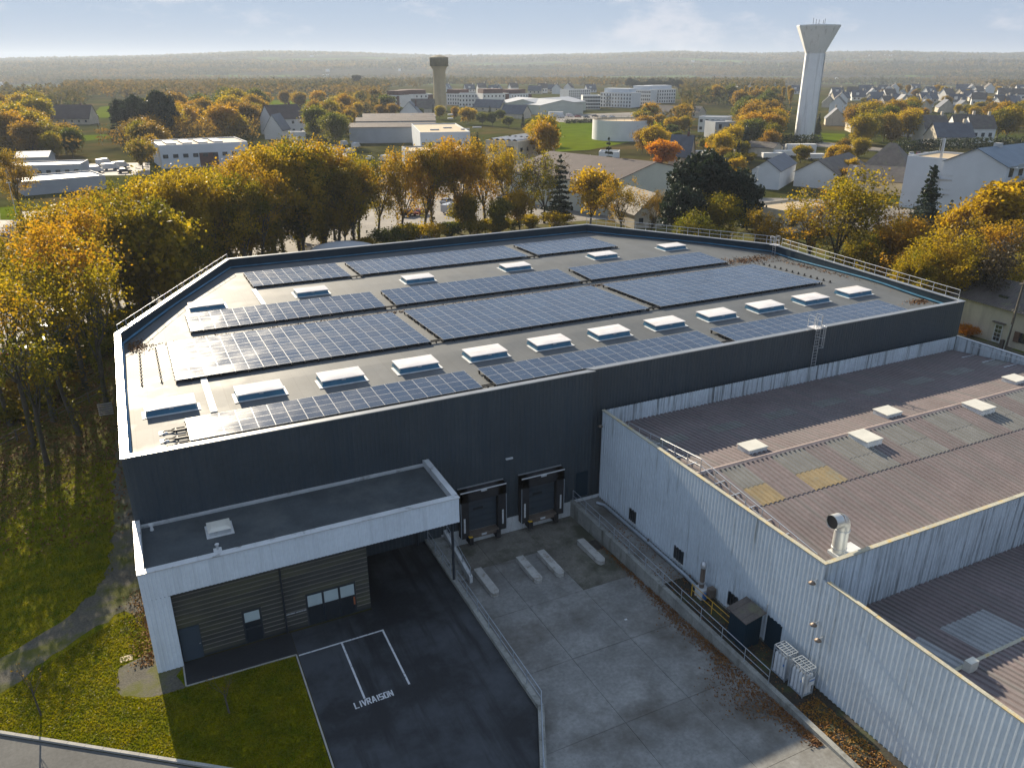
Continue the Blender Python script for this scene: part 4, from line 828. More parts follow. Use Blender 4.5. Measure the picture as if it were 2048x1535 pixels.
def broad(key, seed, H=16., R=6., trunk=.28, mx=4, split=(5, 3, 3, 2), ang=(.35, .8), up=.8, per=22, sig=.55, size=.24, r0=.30, lean=.1, drop=0., ivy=0, limbs=(1., 1., 1.)):
    rng = np.random.default_rng(seed); segs = []; tips = []; p = np.zeros(3); d = nrm(np.array([rng.normal(0, lean), rng.normal(0, lean), 1.])); r = r0
    for k in range(4): q = p + d * H * trunk / 4; segs.append((p, q, r * (1.25 if k == 0 else 1), r * .93)); p = q; r *= .93; d = nrm(d + rng.normal(0, .05, 3))
    base = len(segs); wts = []; hue = []
    for i in range(split[0]):
        n0 = len(tips)
        a = rng.uniform(.25, .75) if i else .12; az = 2 * math.pi * (i + rng.random() * .5) / split[0]; c = nrm(d * math.cos(a) + np.array([math.cos(az), math.sin(az), 0]) * math.sin(a))
        grow(rng, p - d * rng.uniform(0, H * trunk * .25), c, H * .25, r * .62, 1, mx, segs, tips, up, split, ang); wts += [rng.choice(limbs)] * (len(tips) - n0); hue += [rng.normal() * .7] * (len(tips) - n0)
    wts = np.array(wts); hue = np.array(hue); tips = np.array(tips); top = np.percentile(tips[:, 2], 99.5); rr = np.percentile(np.hypot(tips[:, 0], tips[:, 1]), 93)
    S = np.array([R / rr, R / rr, (H - .4) / top])
    segs = [(a * S, b * S, x, y) for a, b, x, y in segs]; tips = tips * S
    if drop: kp = rng.random(len(tips)) > drop; tips, wts, hue = tips[kp], wts[kp], hue[kp]
    cl = rng.normal(size=len(tips)) * .8 + hue; k = rng.poisson(per * wts * rng.choice([.4, 1., 1.6], len(tips))); pts = np.repeat(tips, k, 0) + rng.normal(0, sig, (k.sum(), 3)) * np.array([1, 1, .8]); clp = np.repeat(cl, k)
    if ivy:
        z = rng.uniform(.3, H * .55, ivy); a = rng.uniform(0, 6.3, ivy); rad_ = rng.normal(.42, .14, ivy); pts = np.concatenate([pts, np.stack([rad_ * np.cos(a), rad_ * np.sin(a), z], 1)]); clp = np.concatenate([clp, np.full(ivy, -1.6)])
    pts[:, 2] = np.maximum(pts[:, 2], .3)
    PROTO[key] = (tubes(key + '_trunk', segs, 'bark'), leafmesh(key + '_crown', pts, size, 'leaf_gold', rng, clp), H)
for i, sd_ in enumerate((3, 5, 8, 13)): broad('oak%d' % i, sd_, 17, 6.0, .24, 4, (7, 3, 3, 2), ang=(.35, 1.0), up=.25, per=17, sig=.55, size=.175, drop=.2, ivy=500, limbs=(.35, .7, 1., 1.3))
for i, sd_ in enumerate((21, 22)): broad('sparse%d' % i, sd_, 17, 6.2, .26, 4, (7, 3, 3, 2), ang=(.35, 1.0), up=.3, per=11, sig=.48, size=.17, drop=.3, ivy=250, limbs=(.15, .6, 1., 1.4))
for i, sd_ in enumerate((27, 28, 29)): broad('tall%d' % i, sd_, 17, 4.6, .56, 4, (5, 3, 3, 2), up=.7, limbs=(.1, .5, 1.1), per=10, sig=.6, size=.16, drop=.5, r0=.27, lean=.16, ivy=250)
broad('bareoak', 31, 15, 6.5, .22, 4, (6, 3, 3, 3), per=2.2, sig=.35, size=.17, drop=.2)
for i, sd_ in enumerate((41, 42, 43, 44)): broad('mid%d' % i, sd_, 13, 5.0, .12, 3, (7, 3, 3), per=19, sig=.95, size=.32, r0=.28)
for i, sd_ in enumerate((51, 52)): broad('round%d' % i, sd_, 9, 4.0, .14, 3, (6, 4, 3), per=22, sig=.5, size=.26, ang=(.4, 1.0), r0=.2)
broad('poplar', 61, 16, 1.7, .1, 3, (6, 4, 3), up=3., per=26, sig=.42, size=.24, ang=(.15, .35), r0=.25)
broad('birch', 63, 14, 3.6, .30, 4, (4, 3, 3, 3), up=.1, per=4, sig=.6, size=.16, r0=.16)
broad('bush0', 71, 3.2, 2.6, .05, 2, (7, 5), per=45, sig=.42, size=.20, r0=.09, ang=(.4, 1.1)); broad('bush1', 72, 3., 2.8, .05, 2, (8, 5), per=14, sig=.35, size=.16, r0=.09, ang=(.4, 1.1))
def conifer(key, seed, H, R, tiers, droop, z0=.08, per=9, size=.34, shape=1.0, layer=False):
    rng = np.random.default_rng(seed); segs = []; pts = []; cl = []; n = 6; p = np.zeros(3); r = .32
    for k in range(n): q = np.array([rng.normal(0, .08), rng.normal(0, .08), H * (k + 1) / n]); segs.append((p, q, r, r * .72)); p = q; r *= .72
    for t in range(tiers):
        u = t / (tiers - 1); z = H * (z0 + (1 - z0) * u * .98); ln = R * (1 - u) ** shape * rng.uniform(.75, 1.1) + .35; nb = int(5 + 4 * (1 - u))
        for b in range(nb):
            a = 2 * math.pi * (b + rng.random()) / nb; L_ = ln * rng.uniform(.6, 1.1); e = np.array([math.cos(a) * L_, math.sin(a) * L_, -droop * L_ + rng.normal(0, .12)]); s = np.array([0, 0, z]); segs.append((s, s + e, .055, .015)); c = rng.normal()
            m_ = max(3, int(per * L_ / 1.2)); w_ = rng.uniform(.25, 1.02, m_); side = np.cross(e / L_, [0, 0, 1.]); q = s + e * w_[:, None] + side * (rng.normal(0, .16, m_) * L_ * .75)[:, None] + rng.normal(0, .10 if layer else .22, (m_, 3)); pts.append(q); cl.append(np.full(m_, c))
    PROTO[key] = (tubes(key + '_trunk', segs, 'bark'), leafmesh(key + '_crown', np.concatenate(pts), size, 'needle', rng, np.concatenate(cl), .6), H)
conifer('cedar', 81, 17, 5.2, 13, .10, .12, 26, .34, .8, True); conifer('fir', 82, 15, 3.4, 20, .28, .05, 20, .30, .95)
broad('pine', 85, 15, 6.0, .22, 3, (7, 4, 4), up=.5, per=34, sig=.45, size=.30, r0=.36)
TREES = []
def tree(kind, mat, desc, zone, xy, h, rz=None, wid=1., bark=None):
    TREES.append((kind, mat, desc, zone, xy, h, rz, wid, bark))
def ordn(i):
    if i < 12: return ORD[i]
    n = i + 1; return '%d%s' % (n, 'th' if 10 < n % 100 < 20 else {1: 'st', 2: 'nd', 3: 'rd'}.get(n % 10, 'th'))
def flush_trees():
    from collections import defaultdict
    g = defaultdict(list)
    for t in TREES: g[(t[2], t[3])].append(t)
    for (desc, zone), L_ in g.items():
        L_.sort(key=lambda t: PR((t[4][0], t[4][1], 0))[0])
        for i, (kind, mat, _, _, xy, h, rz, wid, bark) in enumerate(L_):
            lab = '%s %s' % (desc, zone) if len(L_) == 1 else '%s %s from the left %s' % (ordn(i), desc, zone)
            tm_, cm_, H = PROTO[kind]; s = h / H; z = float(terrain(xy[0], xy[1])) if math.hypot(*xy[:2]) > 1000 else 0.
            e = thing(desc.split()[-1] + ('' if desc.split()[-1] in ('bush', 'shrub', 'hedge') else '_tree' if desc.split()[-1] != 'tree' else ''), lab, 'bush' if 'bush' in desc else 'tree', (xy[0], xy[1], z - .05), random.uniform(0, 6.28) if rz is None else rz, 'trees ' + zone if len(L_) > 1 else None)
            e.scale = (s * wid, s * wid, s)
            a = link('trunk', tm_, e, True)
            if bark: a.material_slots[0].link = 'OBJECT'; a.material_slots[0].material = MATS[bark]
            c = link('crown', cm_, e, True); c.material_slots[0].link = 'OBJECT'; c.material_slots[0].material = MATS[mat]
def B_(px, py): p = P(px, py, 0); return (p[0], p[1])
def T_(px, py, h): p = P(px, py, h); return (p[0], p[1])
ZL = 'in the tree belt left of the warehouse'; ZR = 'in the row behind the rear warehouse wall'; ZS = 'behind the right parapet of the warehouse'
k = 0
for (px, py, h, kd, mt, ds) in ((68, 893, 15.5, 'tall0', 'leaf_amber', 'leaning bare-stemmed oak'), (108, 842, 16, 'tall1', 'leaf_gold', 'forked oak'), (172, 780, 17.5, 'tall2', 'leaf_amber', 'tall grey-trunked oak'), (204, 768, 17, 'tall0', 'leaf_gold', 'forked oak'),
        (226, 700, 18, 'tall1', 'leaf_amber', 'tall grey-trunked oak'), (22, 850, 15, 'tall2', 'leaf_olive', 'ivy-clad oak'), (120, 700, 16, 'tall0', 'leaf_amber', 'forked oak'), (300, 640, 17, 'oak3', 'leaf_gold', 'golden oak'), (265, 650, 17, 'tall2', 'leaf_gold', 'golden oak'),
        (350, 585, 17.5, 'oak1', 'leaf_gold', 'golden oak'), (395, 560, 18, 'oak0', 'leaf_gold', 'golden oak'), (445, 548, 17, 'oak3', 'leaf_olive', 'olive oak'), (340, 640, 14, 'mid1', 'leaf_olive', 'olive oak'), (500, 520, 18, 'oak2', 'leaf_amber', 'amber oak'),
        (550, 508, 19, 'oak1', 'leaf_gold', 'golden oak'), (600, 500, 20, 'oak3', 'leaf_olive', 'olive oak'), (650, 492, 19, 'oak0', 'leaf_gold', 'golden oak'), (575, 470, 18, 'oak2', 'leaf_amber', 'amber oak'), (520, 480, 17, 'oak0', 'leaf_olive', 'olive oak'), (460, 520, 16, 'sparse1', 'leaf_amber', 'amber oak'),
        (188, 712, 17, 'tall2', 'leaf_amber', 'thin straight oak'), (95, 930, 13, 'tall1', 'leaf_olive', 'thin straight oak'), (160, 870, 15, 'tall0', 'leaf_gold', 'thin straight oak'), (215, 820, 15, 'tall2', 'leaf_olive', 'thin straight oak'), (240, 668, 17, 'tall0', 'leaf_gold', 'thin straight oak'), (55, 810, 15, 'tall1', 'leaf_gold', 'thin straight oak'), (-15, 760, 15, 'tall0', 'leaf_amber', 'thin straight oak'), (-40, 640, 16, 'tall1', 'leaf_amber', 'half-seen oak at the picture edge'), (30, 640, 12, 'tall2', 'leaf_gold', 'low golden oak'), (670, 480, 14, 'mid2', 'leaf_green', 'dark ivy-green oak')):
    tree(kd, mt, ds, ZL, B_(px, py), h)
for i, (px, py, h) in enumerate(((12, 296, 15), (95, 408, 15), (140, 385, 16), (190, 380, 16), (240, 358, 17), (290, 362, 16), (340, 352, 17), (390, 346, 17), (440, 340, 17), (470, 352, 16), (500, 322, 18), (545, 306, 18), (585, 290, 19), (625, 284, 19), (662, 296, 18), (695, 322, 16), (30, 470, 14), (75, 455, 14))):
    tree(('oak0', 'oak2', 'sparse0', 'oak1', 'sparse1', 'oak3')[i % 6], ('leaf_amber', 'leaf_gold', 'leaf_gold', 'leaf_amber', 'leaf_olive')[i % 5], ('amber', 'golden', 'golden', 'amber', 'olive')[i % 5] + ' oak', 'in the rear rank beside the car park', T_(px, py, h), h, wid=.95)
for i, (px, py, h) in enumerate(((285, 640, 8), (330, 606, 9), (385, 578, 10), (440, 556, 9), (490, 538, 10), (540, 525, 10), (600, 508, 12), (655, 499, 10), (690, 490, 9))):
    tree(('mid0', 'mid1', 'mid2', 'mid3')[i % 4], ('leaf_olive', 'leaf_gold', 'leaf_olive')[i % 3], ('olive', 'golden', 'olive')[i % 3] + ' understorey oak', ZL, B_(px, py), h, wid=1.0)
for (px, py, h, kd, mt, ds) in ((718, 478, 15.5, 'oak1', 'leaf_olive', 'ivy-trunked oak'), (757, 478, 16, 'sparse0', 'leaf_gold', 'thin-crowned oak'), (800, 478, 17, 'oak3', 'leaf_amber', 'amber oak'), (848, 470, 18, 'sparse1', 'leaf_gold', 'thin-crowned oak'), (866, 470, 17.5, 'oak0', 'leaf_amber', 'amber oak'),
        (915, 466, 18.5, 'oak1', 'leaf_amber', 'amber oak'), (970, 458, 18, 'sparse0', 'leaf_amber', 'thin-crowned oak'), (1016, 455, 17.5, 'sparse1', 'leaf_gold', 'thin-crowned oak'), (1060, 450, 15.5, 'sparse0', 'leaf_olive', 'thin-crowned oak'), (1088, 446, 15, 'bareoak', 'leaf_bare', 'nearly bare oak'),
        (940, 468, 8, 'mid3', 'leaf_gold', 'low understorey maple'), (1040, 462, 8, 'mid0', 'leaf_yellow', 'low understorey maple'), (1000, 470, 7, 'mid1', 'leaf_olive', 'low understorey maple')):
    tree(kd, mt, ds, ZR, B_(px, py), h, wid=.92)
tree('cedar', 'needle', 'dark cedar', ZR, B_(1118, 448), 14.5, wid=.85); tree('mid0', 'leaf_yellow', 'bright yellow maple', ZR, B_(1180, 452), 11.5); tree('cedar', 'needle', 'slender cedar', 'by the brown-roofed hall', T_(1218, 275, 15), 15, wid=.6)
for (px, py, h, kd, mt, ds, wd) in ((1250, 352, 12, 'sparse0', 'leaf_amber', 'spreading orange oak', 1.1), (1305, 380, 9.5, 'sparse1', 'leaf_rust', 'thin rusty oak', 1), (1425, 308, 17, 'pine', 'needle', 'big dark pine', 1.0), (1375, 372, 12.5, 'pine', 'needle', 'smaller dark pine', .9), (1470, 340, 14, 'pine', 'needle', 'smaller dark pine', .8), (1505, 362, 10, 'cedar', 'needle', 'dark cedar', .9),
        (1450, 386, 11.5, 'oak2', 'leaf_gold', 'broad golden oak', 1.35), (1520, 418, 10, 'oak0', 'leaf_amber', 'broad amber oak', 1.1), (1390, 420, 10, 'oak3', 'leaf_olive', 'broad olive oak', 1.1), (1690, 332, 17.5, 'sparse1', 'leaf_gold', 'great open-crowned oak', 1.35), (1640, 372, 14, 'sparse0', 'leaf_amber', 'open amber oak', 1.1), (1760, 395, 13, 'bareoak', 'leaf_bare', 'nearly bare oak', 1.1),
        (1830, 432, 12, 'oak2', 'leaf_amber', 'broad amber oak', 1.2), (1760, 455, 10, 'oak1', 'leaf_olive', 'broad olive oak', 1.1), (1900, 455, 12, 'oak3', 'leaf_gold', 'broad golden oak', 1.3), (1950, 500, 10, 'oak0', 'leaf_gold', 'broad golden oak', 1.2), (1860, 500, 9.5, 'oak2', 'leaf_olive', 'broad olive oak', 1.1), (2010, 440, 12, 'oak1', 'leaf_amber', 'broad amber oak', 1.2), (2030, 510, 9, 'oak3', 'leaf_olive', 'broad olive oak', 1.),
        (1950, 430, 12, 'birch', 'leaf_bare', 'pale birch', 1.2), (2040, 460, 13, 'birch', 'leaf_bare', 'pale birch', 1.2), (1995, 375, 15, 'poplar', 'leaf_yellow', 'yellow poplar', 1.6), (2030, 365, 15, 'poplar', 'leaf_yellow', 'yellow poplar', 1.7), (1965, 405, 12, 'mid1', 'leaf_yellow', 'yellow maple', .8), (1870, 332, 15, 'fir', 'needle', 'tall fir before the white flats', 1.2), (1855, 395, 10, 'cedar', 'needle_blue', 'blue-green cedar', 1.1), (1905, 400, 9, 'cedar', 'needle_blue', 'blue-green cedar', 1.0), (1800, 520, 6, 'mid2', 'leaf_rust', 'low rusty maple', 1.2), (1720, 500, 6, 'mid3', 'leaf_olive', 'low olive maple', 1.2)):
    tree(kd, mt, ds, ZS, T_(px, py, h), h, wid=wd, bark='bark_pale' if kd == 'birch' else None)
# saplings on the lawn
def sapling(lab, x, y, h, seed, stake):
    rng = np.random.default_rng(seed); segs = []; tips = []; t = thing('sapling_tree', lab, 'tree', (x, y, 0)); p = np.zeros(3); d = np.array([-.06, .05, 1.])
    segs.append((p, d * h * .5, .05, .035))
    for i in range(7): a = i * 2.4; grow(rng, d * h * (.38 + .09 * (i % 3)), nrm(np.array([math.cos(a) * .45, math.sin(a) * .45, 1])), h * .3, .018, 2, 3, segs, tips, .5, (2, 2, 2, 2), (.2, .5))
    link('trunk', tubes('sapling_trunk', segs, 'wood_pole' if stake else 'bark', 4, .002), t, True); tips = np.array(tips); link('crown', leafmesh('sapling_crown', tips[rng.random(len(tips)) < .5] + rng.normal(0, .05, (int(0) or 1, 3)), .05, 'leaf_rust', rng, 0.), t, True)
sapling('young leafless sapling on the shaded lawn before the annex', .4, 35.3, 2.6, 5, True); sapling('thin bare sapling with long shadow on the sunlit lawn', -8.6, 39.5, 3.6, 9, False)

# ------------------------------------------------------------------ background buildings
WIN = MB().box(-.5, -.06, -.5, .5, .03, .5).mesh('window', 'panes')
def ZAT(x, y, py):
    k = (CY - py) / F; a = x * UP[0] + y * UP[1]; b = x * FW[0] + y * FW[1]; return CH + (k * b - a) / (UP[2] - k * FW[2])
def bld(name, label, cat, A, B, depth, h, roof='flat', rh=3., wall='wall_white', rmat='slate', wins=None, ridge='x', group=None, over=.3, win_side=None, chimney=False):
    """building on the ground line A-B seen in the photo (pixels at z = 0), running back from it"""
    a = P(*A)[:2]; b = P(*B)[:2]; w_ = float(np.hypot(*(b - a))); ang = math.atan2(b[1] - a[1], b[0] - a[0])
    t = thing(name, label, cat, (a[0], a[1], -.02), ang, group); m = MB()
    m.box(0, 0, 0, w_, depth, h) if roof != 'flat' else m.box(0, 0, 0, w_, depth, h - .02)
    if roof == 'gable' and ridge == 'y': m.add([(0, 0, h), (w_, 0, h), (w_ / 2, 0, h + rh), (0, depth, h), (w_, depth, h), (w_ / 2, depth, h + rh)], [(0, 1, 2), (4, 3, 5)])
    if roof == 'gable' and ridge == 'x': m.add([(0, 0, h), (0, depth, h), (0, depth / 2, h + rh), (w_, 0, h), (w_, depth, h), (w_, depth / 2, h + rh)], [(1, 0, 2), (3, 4, 5)])
    m.build('wall', wall, t, True); r = MB(); o = over; th = .18
    if roof == 'flat': r.box(.25, .25, h - .015, w_ - .25, depth - .25, h + .03); rr = r.build('roof', rmat, t, True); q = MB(); [q.box(*bb) for bb in ((0, 0, h - .018, w_, .24, h + .45), (0, depth - .24, h - .018, w_, depth, h + .45), (0, .24, h - .018, .24, depth - .24, h + .45), (w_ - .24, .24, h - .018, w_, depth - .24, h + .45))]; q.build('parapet', wall, t, True)
    elif roof == 'gable':
        if ridge == 'x':
            k = rh / (depth / 2)
            for s in (0, 1):
                y0, y1 = (-o, depth / 2) if s == 0 else (depth + o, depth / 2); r.add([(-o, y0, h - o * k + .02), (w_ + o, y0, h - o * k + .02), (w_ + o, y1, h + rh + .02), (-o, y1, h + rh + .02), (-o, y0, h - o * k + th), (w_ + o, y0, h - o * k + th), (w_ + o, y1, h + rh + th), (-o, y1, h + rh + th)], [(0, 1, 2, 3), (4, 5, 6, 7), (0, 1, 5, 4), (0, 3, 7, 4), (1, 2, 6, 5)])
        else:
            k = rh / (w_ / 2)
            for s in (0, 1):
                x0, x1 = (-o, w_ / 2) if s == 0 else (w_ + o, w_ / 2); r.add([(x0, -o, h - o * k + .02), (x0, depth + o, h - o * k + .02), (x1, depth + o, h + rh + .02), (x1, -o, h + rh + .02), (x0, -o, h - o * k + th), (x0, depth + o, h - o * k + th), (x1, depth + o, h + rh + th), (x1, -o, h + rh + th)], [(0, 1, 2, 3), (4, 5, 6, 7), (0, 1, 5, 4), (0, 3, 7, 4), (1, 2, 6, 5)])
        rr = r.build('roof', rmat, t, True)
    elif roof == 'hip':
        i = min(depth, w_) * .42; r.add([(-o, -o, h), (w_ + o, -o, h), (w_ + o, depth + o, h), (-o, depth + o, h), (i, depth / 2, h + rh), (w_ - i, depth / 2, h + rh)], [(0, 1, 5, 4), (1, 2, 5), (2, 3, 4, 5), (3, 0, 4)]); rr = r.build('roof', rmat, t, True)
    if chimney: MB().box(w_ * .75 - .4, depth * .5 - .35, h + rh * .6, w_ * .75 + .4, depth * .5 + .35, h + rh + 1.1).build('chimney', 'brick_red', rr, True)
    if wins:
        cols, rows, ww, wh_ = wins
        for j in range(rows):
            for i in range(cols):
                o_ = link('window', WIN, t, True, (w_ * (i + .5) / cols, -.02, h * (j + .55) / rows)); o_.scale = (ww, 1, wh_)
    if win_side:
        cols, rows, ww, wh_, side = win_side
        for j in range(rows):
            for i in range(cols):
                o_ = link('window', WIN, t, True, (0 - .02 if side == 'l' else w_ + .02, depth * (i + .5) / cols, h * (j + .55) / rows)); o_.scale = (ww, 1, wh_); o_.rotation_euler = (0, 0, -math.pi / 2 if side == 'l' else math.pi / 2)
    t['w'] = w_; return t
def extra(t, name, mat, *boxes):
    m = MB(); [m.box(*b) for b in boxes]; return m.build(name, mat, t, True)
# left side
t = bld('office_block', 'pale flat-roofed office with rooflights above the left trees', 'building', (325, 338), (500, 328), 22, 7, 'flat', wall='wall_blue_grey', rmat='roof_tan', wins=(9, 1, 1.6, 1.2)); [extra(t, 'rooflight', 'roof_pale', (3 + 5 * i, 5, 7.05, 6 + 5 * i, 16, 7.6)) for i in range(4)]; extra(t, 'roller_door', 'brick_red', (12, -.06, .2, 18, .02, 4.5))
t = bld('white_house', 'big white house with dark roof and gabled front wing', 'house', (548, 272), (612, 268), 13, 7.5, 'gable', 6, rmat='roof_brown', wins=(4, 2, 1.3, 1.3), chimney=True)
bld('white_house', 'steep white gable wing left of the big dark-roofed house', 'house', (530, 279), (566, 279), 14, 4, 'gable', 6.5, rmat='slate', ridge='y'); bld('garage', 'flat white garage right of the gabled house', 'building', (582, 283), (612, 282), 8, 3.5, 'flat', rmat='roof_pale')
bld('farmhouse', 'long dark-roofed farmhouse in the green field at far left', 'house', (97, 249), (180, 249), 11, 3.2, 'gable', 7, wall='wall_cream', rmat='roof_brown', wins=(6, 1, 1, 1.1), chimney=True)
bld('low_building', 'long low white-roofed building at the left edge', 'building', (15, 360), (165, 355), 12, 3.6, 'flat', wall='wall_grey', rmat='roof_pale', wins=(8, 1, 1.2, 1)); bld('low_building', 'low grey building with sloping white parapets behind the left trees', 'building', (50, 392), (215, 377), 14, 3.2, 'flat', wall='wall_grey', rmat='roof_pale'); bld('shed', 'small bright-roofed shed left of the parked lorries', 'building', (35, 336), (100, 334), 9, 3.2, 'gable', 1.5, wall='wall_grey', rmat='roof_pale')
# flat industrial group
for i, (yl, dpt) in enumerate(((287, 18), (272, 18), (262, 20))):
    t = bld('industrial_hall', '%s terraced bay of the brown-roofed hall left of the tan roof' % ('front', 'middle', 'rear')[i], 'building', (700 + 14 * i, yl), (872, yl - 2), dpt, 6.5, 'gable', 1.2, wall='wall_grey', rmat='roof_brown'); [extra(t, 'rooflight', 'roof_pale', (4 + 10 * q, 5, 6.9, 6.5 + 10 * q, 8, 7.4)) for q in range(5)]
t = bld('industrial_hall', 'white-walled hall with tan flat roof behind the rear trees', 'building', (842, 312), (941, 310), 46, 8, 'flat', wall='wall_blue_grey', rmat='roof_tan', wins=(7, 1, 1.5, 1)); [extra(t, 'rooflight', 'roof_pale', (5 + 6 * q, 14 + 9 * (q % 2), 8.05, 8.5 + 6 * q, 15.2 + 9 * (q % 2), 8.5)) for q in range(4)]
bld('industrial_hall', 'low front extension of the tan-roofed hall', 'building', (818, 336), (940, 332), 16, 5, 'flat', wall='wall_grey', rmat='roof_tan')
t = bld('workshop', 'pale workshop with rows of white vaulted rooflights', 'building', (972, 345), (1036, 350), 24, 9.5, 'flat', wall='wall_cream', rmat='roof_tan', wins=(2, 2, 3, 2), win_side=(6, 2, 1.5, 1.2, 'r'))
for q in range(5):
    for s in range(2):
        m = MB(); x0 = .6 + q * (t['w'] - 1.2) / 5; x1 = x0 + (t['w'] - 1.2) / 5 - .3; y0, y1 = (1, 11) if s == 0 else (12.5, 22.5); vs = []
        for a in np.linspace(0, math.pi, 7): vs += [((x0 + x1) / 2 - (x1 - x0) / 2 * math.cos(a), y0, 9.55 + .9 * math.sin(a)), ((x0 + x1) / 2 - (x1 - x0) / 2 * math.cos(a), y1, 9.55 + .9 * math.sin(a))]
        m.add(vs, [(2 * i, 2 * i + 1, 2 * i + 3, 2 * i + 2) for i in range(6)]); m.build('vaulted_rooflight', 'roof_pale', t, True)
# small houses near the beige tower
bld('cottage', 'white gabled cottage above the tan-roofed hall', 'house', (797, 243), (842, 243), 12, 4, 'gable', 7, rmat='slate', ridge='y', chimney=True); bld('cottage', 'dark-roofed cottage below the beige tower', 'house', (822, 226), (868, 226), 10, 3, 'gable', 6, rmat='slate_brown', wall='wall_cream', chimney=True)
bld('cottage', 'long slate-roofed cottage left of the pale warehouses', 'house', (946, 222), (1000, 224), 10, 2.8, 'gable', 5, rmat='slate', wall='wall_cream', wins=(4, 1, 1, 1)); bld('cottage', 'slate cottage half hidden by yellow trees below the pale warehouses', 'house', (1000, 236), (1045, 238), 10, 2.8, 'gable', 5, rmat='slate', wall='wall_cream')
for i, (a, b) in enumerate((((1010, 226), (1082, 229)), ((1080, 231), (1166, 228)))): bld('warehouse_shed', '%s pale gabled warehouse below the white flats' % ('left', 'right')[i], 'building', a, b, 60, 6.2, 'gable', 3.0, wall='wall_green', rmat='roof_pale', ridge='y')
# flats
for i, (a, b, hh, br) in enumerate((((770, 216), (800, 217), 9, 1), ((803, 214), (866, 213), 9, 1), ((890, 210), (924, 211), 8.5, 1), ((918, 214), (962, 214), 9.5, 0), ((966, 216), (1018, 215), 10, 1), ((1022, 213), (1062, 211), 9, 1))):
    t = bld('apartment_block', '%s white and brick-red flats from the left beside the beige tower' % ORD[i], 'apartments', a, b, 18, hh, 'flat', wall='wall_white', rmat='roof_metal', wins=(7, 3, 1.0, 1.4), group='flats by the beige water tower')
    if br: w_ = t['w']; extra(t, 'attic_storey', 'brick_red', (1, 2, hh + .46, w_ * .8, 16, hh + 3.6)); extra(t, 'stair_bay', 'brick_red', (w_ * .86, -.7, 0, w_ - .1, -.03, hh))
for i, (a, b, hh) in enumerate((((1165, 219), (1200, 219), 9.5), ((1137, 201), (1180, 200), 9), ((1200, 214), (1262, 216), 10.5), ((1258, 210), (1300, 211), 11.5), ((1298, 207), (1350, 206), 11))):
    t = bld('apartment_block', '%s all-white flats from the left in the long terrace behind the tank' % ORD[i], 'apartments', a, b, 16, hh, 'flat', wall='wall_white', rmat='roof_pale', wins=(11, 4, 1.0, 1.5), group='white flats behind the tank'); w_ = t['w']
    if i > 1: extra(t, 'attic_storey', 'wall_blue_grey', (2, 2.5, hh + .46, w_ - 3, 14, hh + 3.4)); [extra(t, 'balcony', 'wall_grey', (w_ * .18, -1.2, 2.6 + 2.7 * q, w_ * .18 + 4, -.04, 3.4 + 2.7 * q)) for q in range(3)]
# round tank
c = P(1258, 280); t = thing('water_tank', 'low round white concrete tank standing in the green field', 'tank', (c[0], c[1] + 6, 0)); hh = 8.6
m = MB(); m.lathe(c[0], c[1] + 6, [(13.6, 0), (13.6, hh)], 48); m.build('tank_wall', 'wall_white', t); m = MB(); m.lathe(c[0], c[1] + 6, [(13.6, hh), (13.2, hh + .02), (13.2, hh - .5), (.1, hh - .1)], 48); m.build('tank_roof', 'roof_tan', t)
for z in (hh + .5, hh + 1.0): m = MB(); m.path([(c[0] + 13.4 * math.cos(a), c[1] + 6 + 13.4 * math.sin(a), z) for a in np.linspace(0, 2 * math.pi, 33)], .06, 4); m.build('rail', 'rust_steel', t)
for a in np.linspace(0, 2 * math.pi, 24, endpoint=False): MB().tube((c[0] + 13.4 * math.cos(a), c[1] + 6 + 13.4 * math.sin(a), hh), (c[0] + 13.4 * math.cos(a), c[1] + 6 + 13.4 * math.sin(a), hh + 1.05), .05, n=4).build('post', 'rust_steel', t)
bld('cube_house', 'white cubic modern house left of the white water tower', 'house', (1395, 264), (1452, 266), 12, 7, 'flat', rmat='roof_pale', wins=(5, 2, 1.4, 1.4)); bld('cube_house', 'grey cubic extension beside the white modern house', 'house', (1428, 278), (1468, 277), 10, 7, 'flat', wall='wall_grey', rmat='roof_pale', wins=(2, 2, 1.4, 2)); bld('long_house', 'long brown-roofed low house left of the white tower', 'house', (1290, 232), (1395, 236), 14, 3, 'gable', 3.5, rmat='slate_brown', wall='wall_cream', wins=(7, 1, 1.2, 1.2))
# brown-roofed hall and neighbours right behind the trees
t = bld('gabled_hall', 'pale green metal hall with broad gable and brown roof behind the golden tree', 'building', (1214, 432), (1388, 398), 34, 7, 'gable', 3.4, wall='wall_green', rmat='roof_brown', ridge='y'); [extra(t, 'rooflight', 'sheet_yellow', (3, 5 + 6 * q, 8.55, 4.5, 7 + 6 * q, 8.75)) for q in range(4)]
bld('gabled_hall', 'low hall with white-edged brown roof left of the green metal hall', 'building', (1128, 398), (1212, 392), 20, 5, 'gable', 2.2, wall='wall_grey', rmat='roof_brown'); bld('white_annexe', 'small white flat block between the two brown roofs', 'building', (1145, 352), (1185, 352), 8, 5, 'flat', rmat='roof_pale', wins=(2, 1, 1, 1)); bld('white_annexe', 'tall white box shed behind the slender cedar', 'building', (1196, 345), (1235, 346), 6, 6, 'flat', rmat='roof_pale')
bld('cottage', 'steep slate cottage behind the orange tree', 'house', (1335, 330), (1378, 332), 9, 3, 'gable', 6.5, rmat='slate', wall='wall_cream', chimney=True); bld('cottage', 'white gabled bungalow right behind the warehouse corner', 'house', (1268, 458), (1345, 452), 12, 3, 'gable', 4, rmat='slate_brown', wall='wall_cream', ridge='y', wins=(3, 1, 1, 1.1))
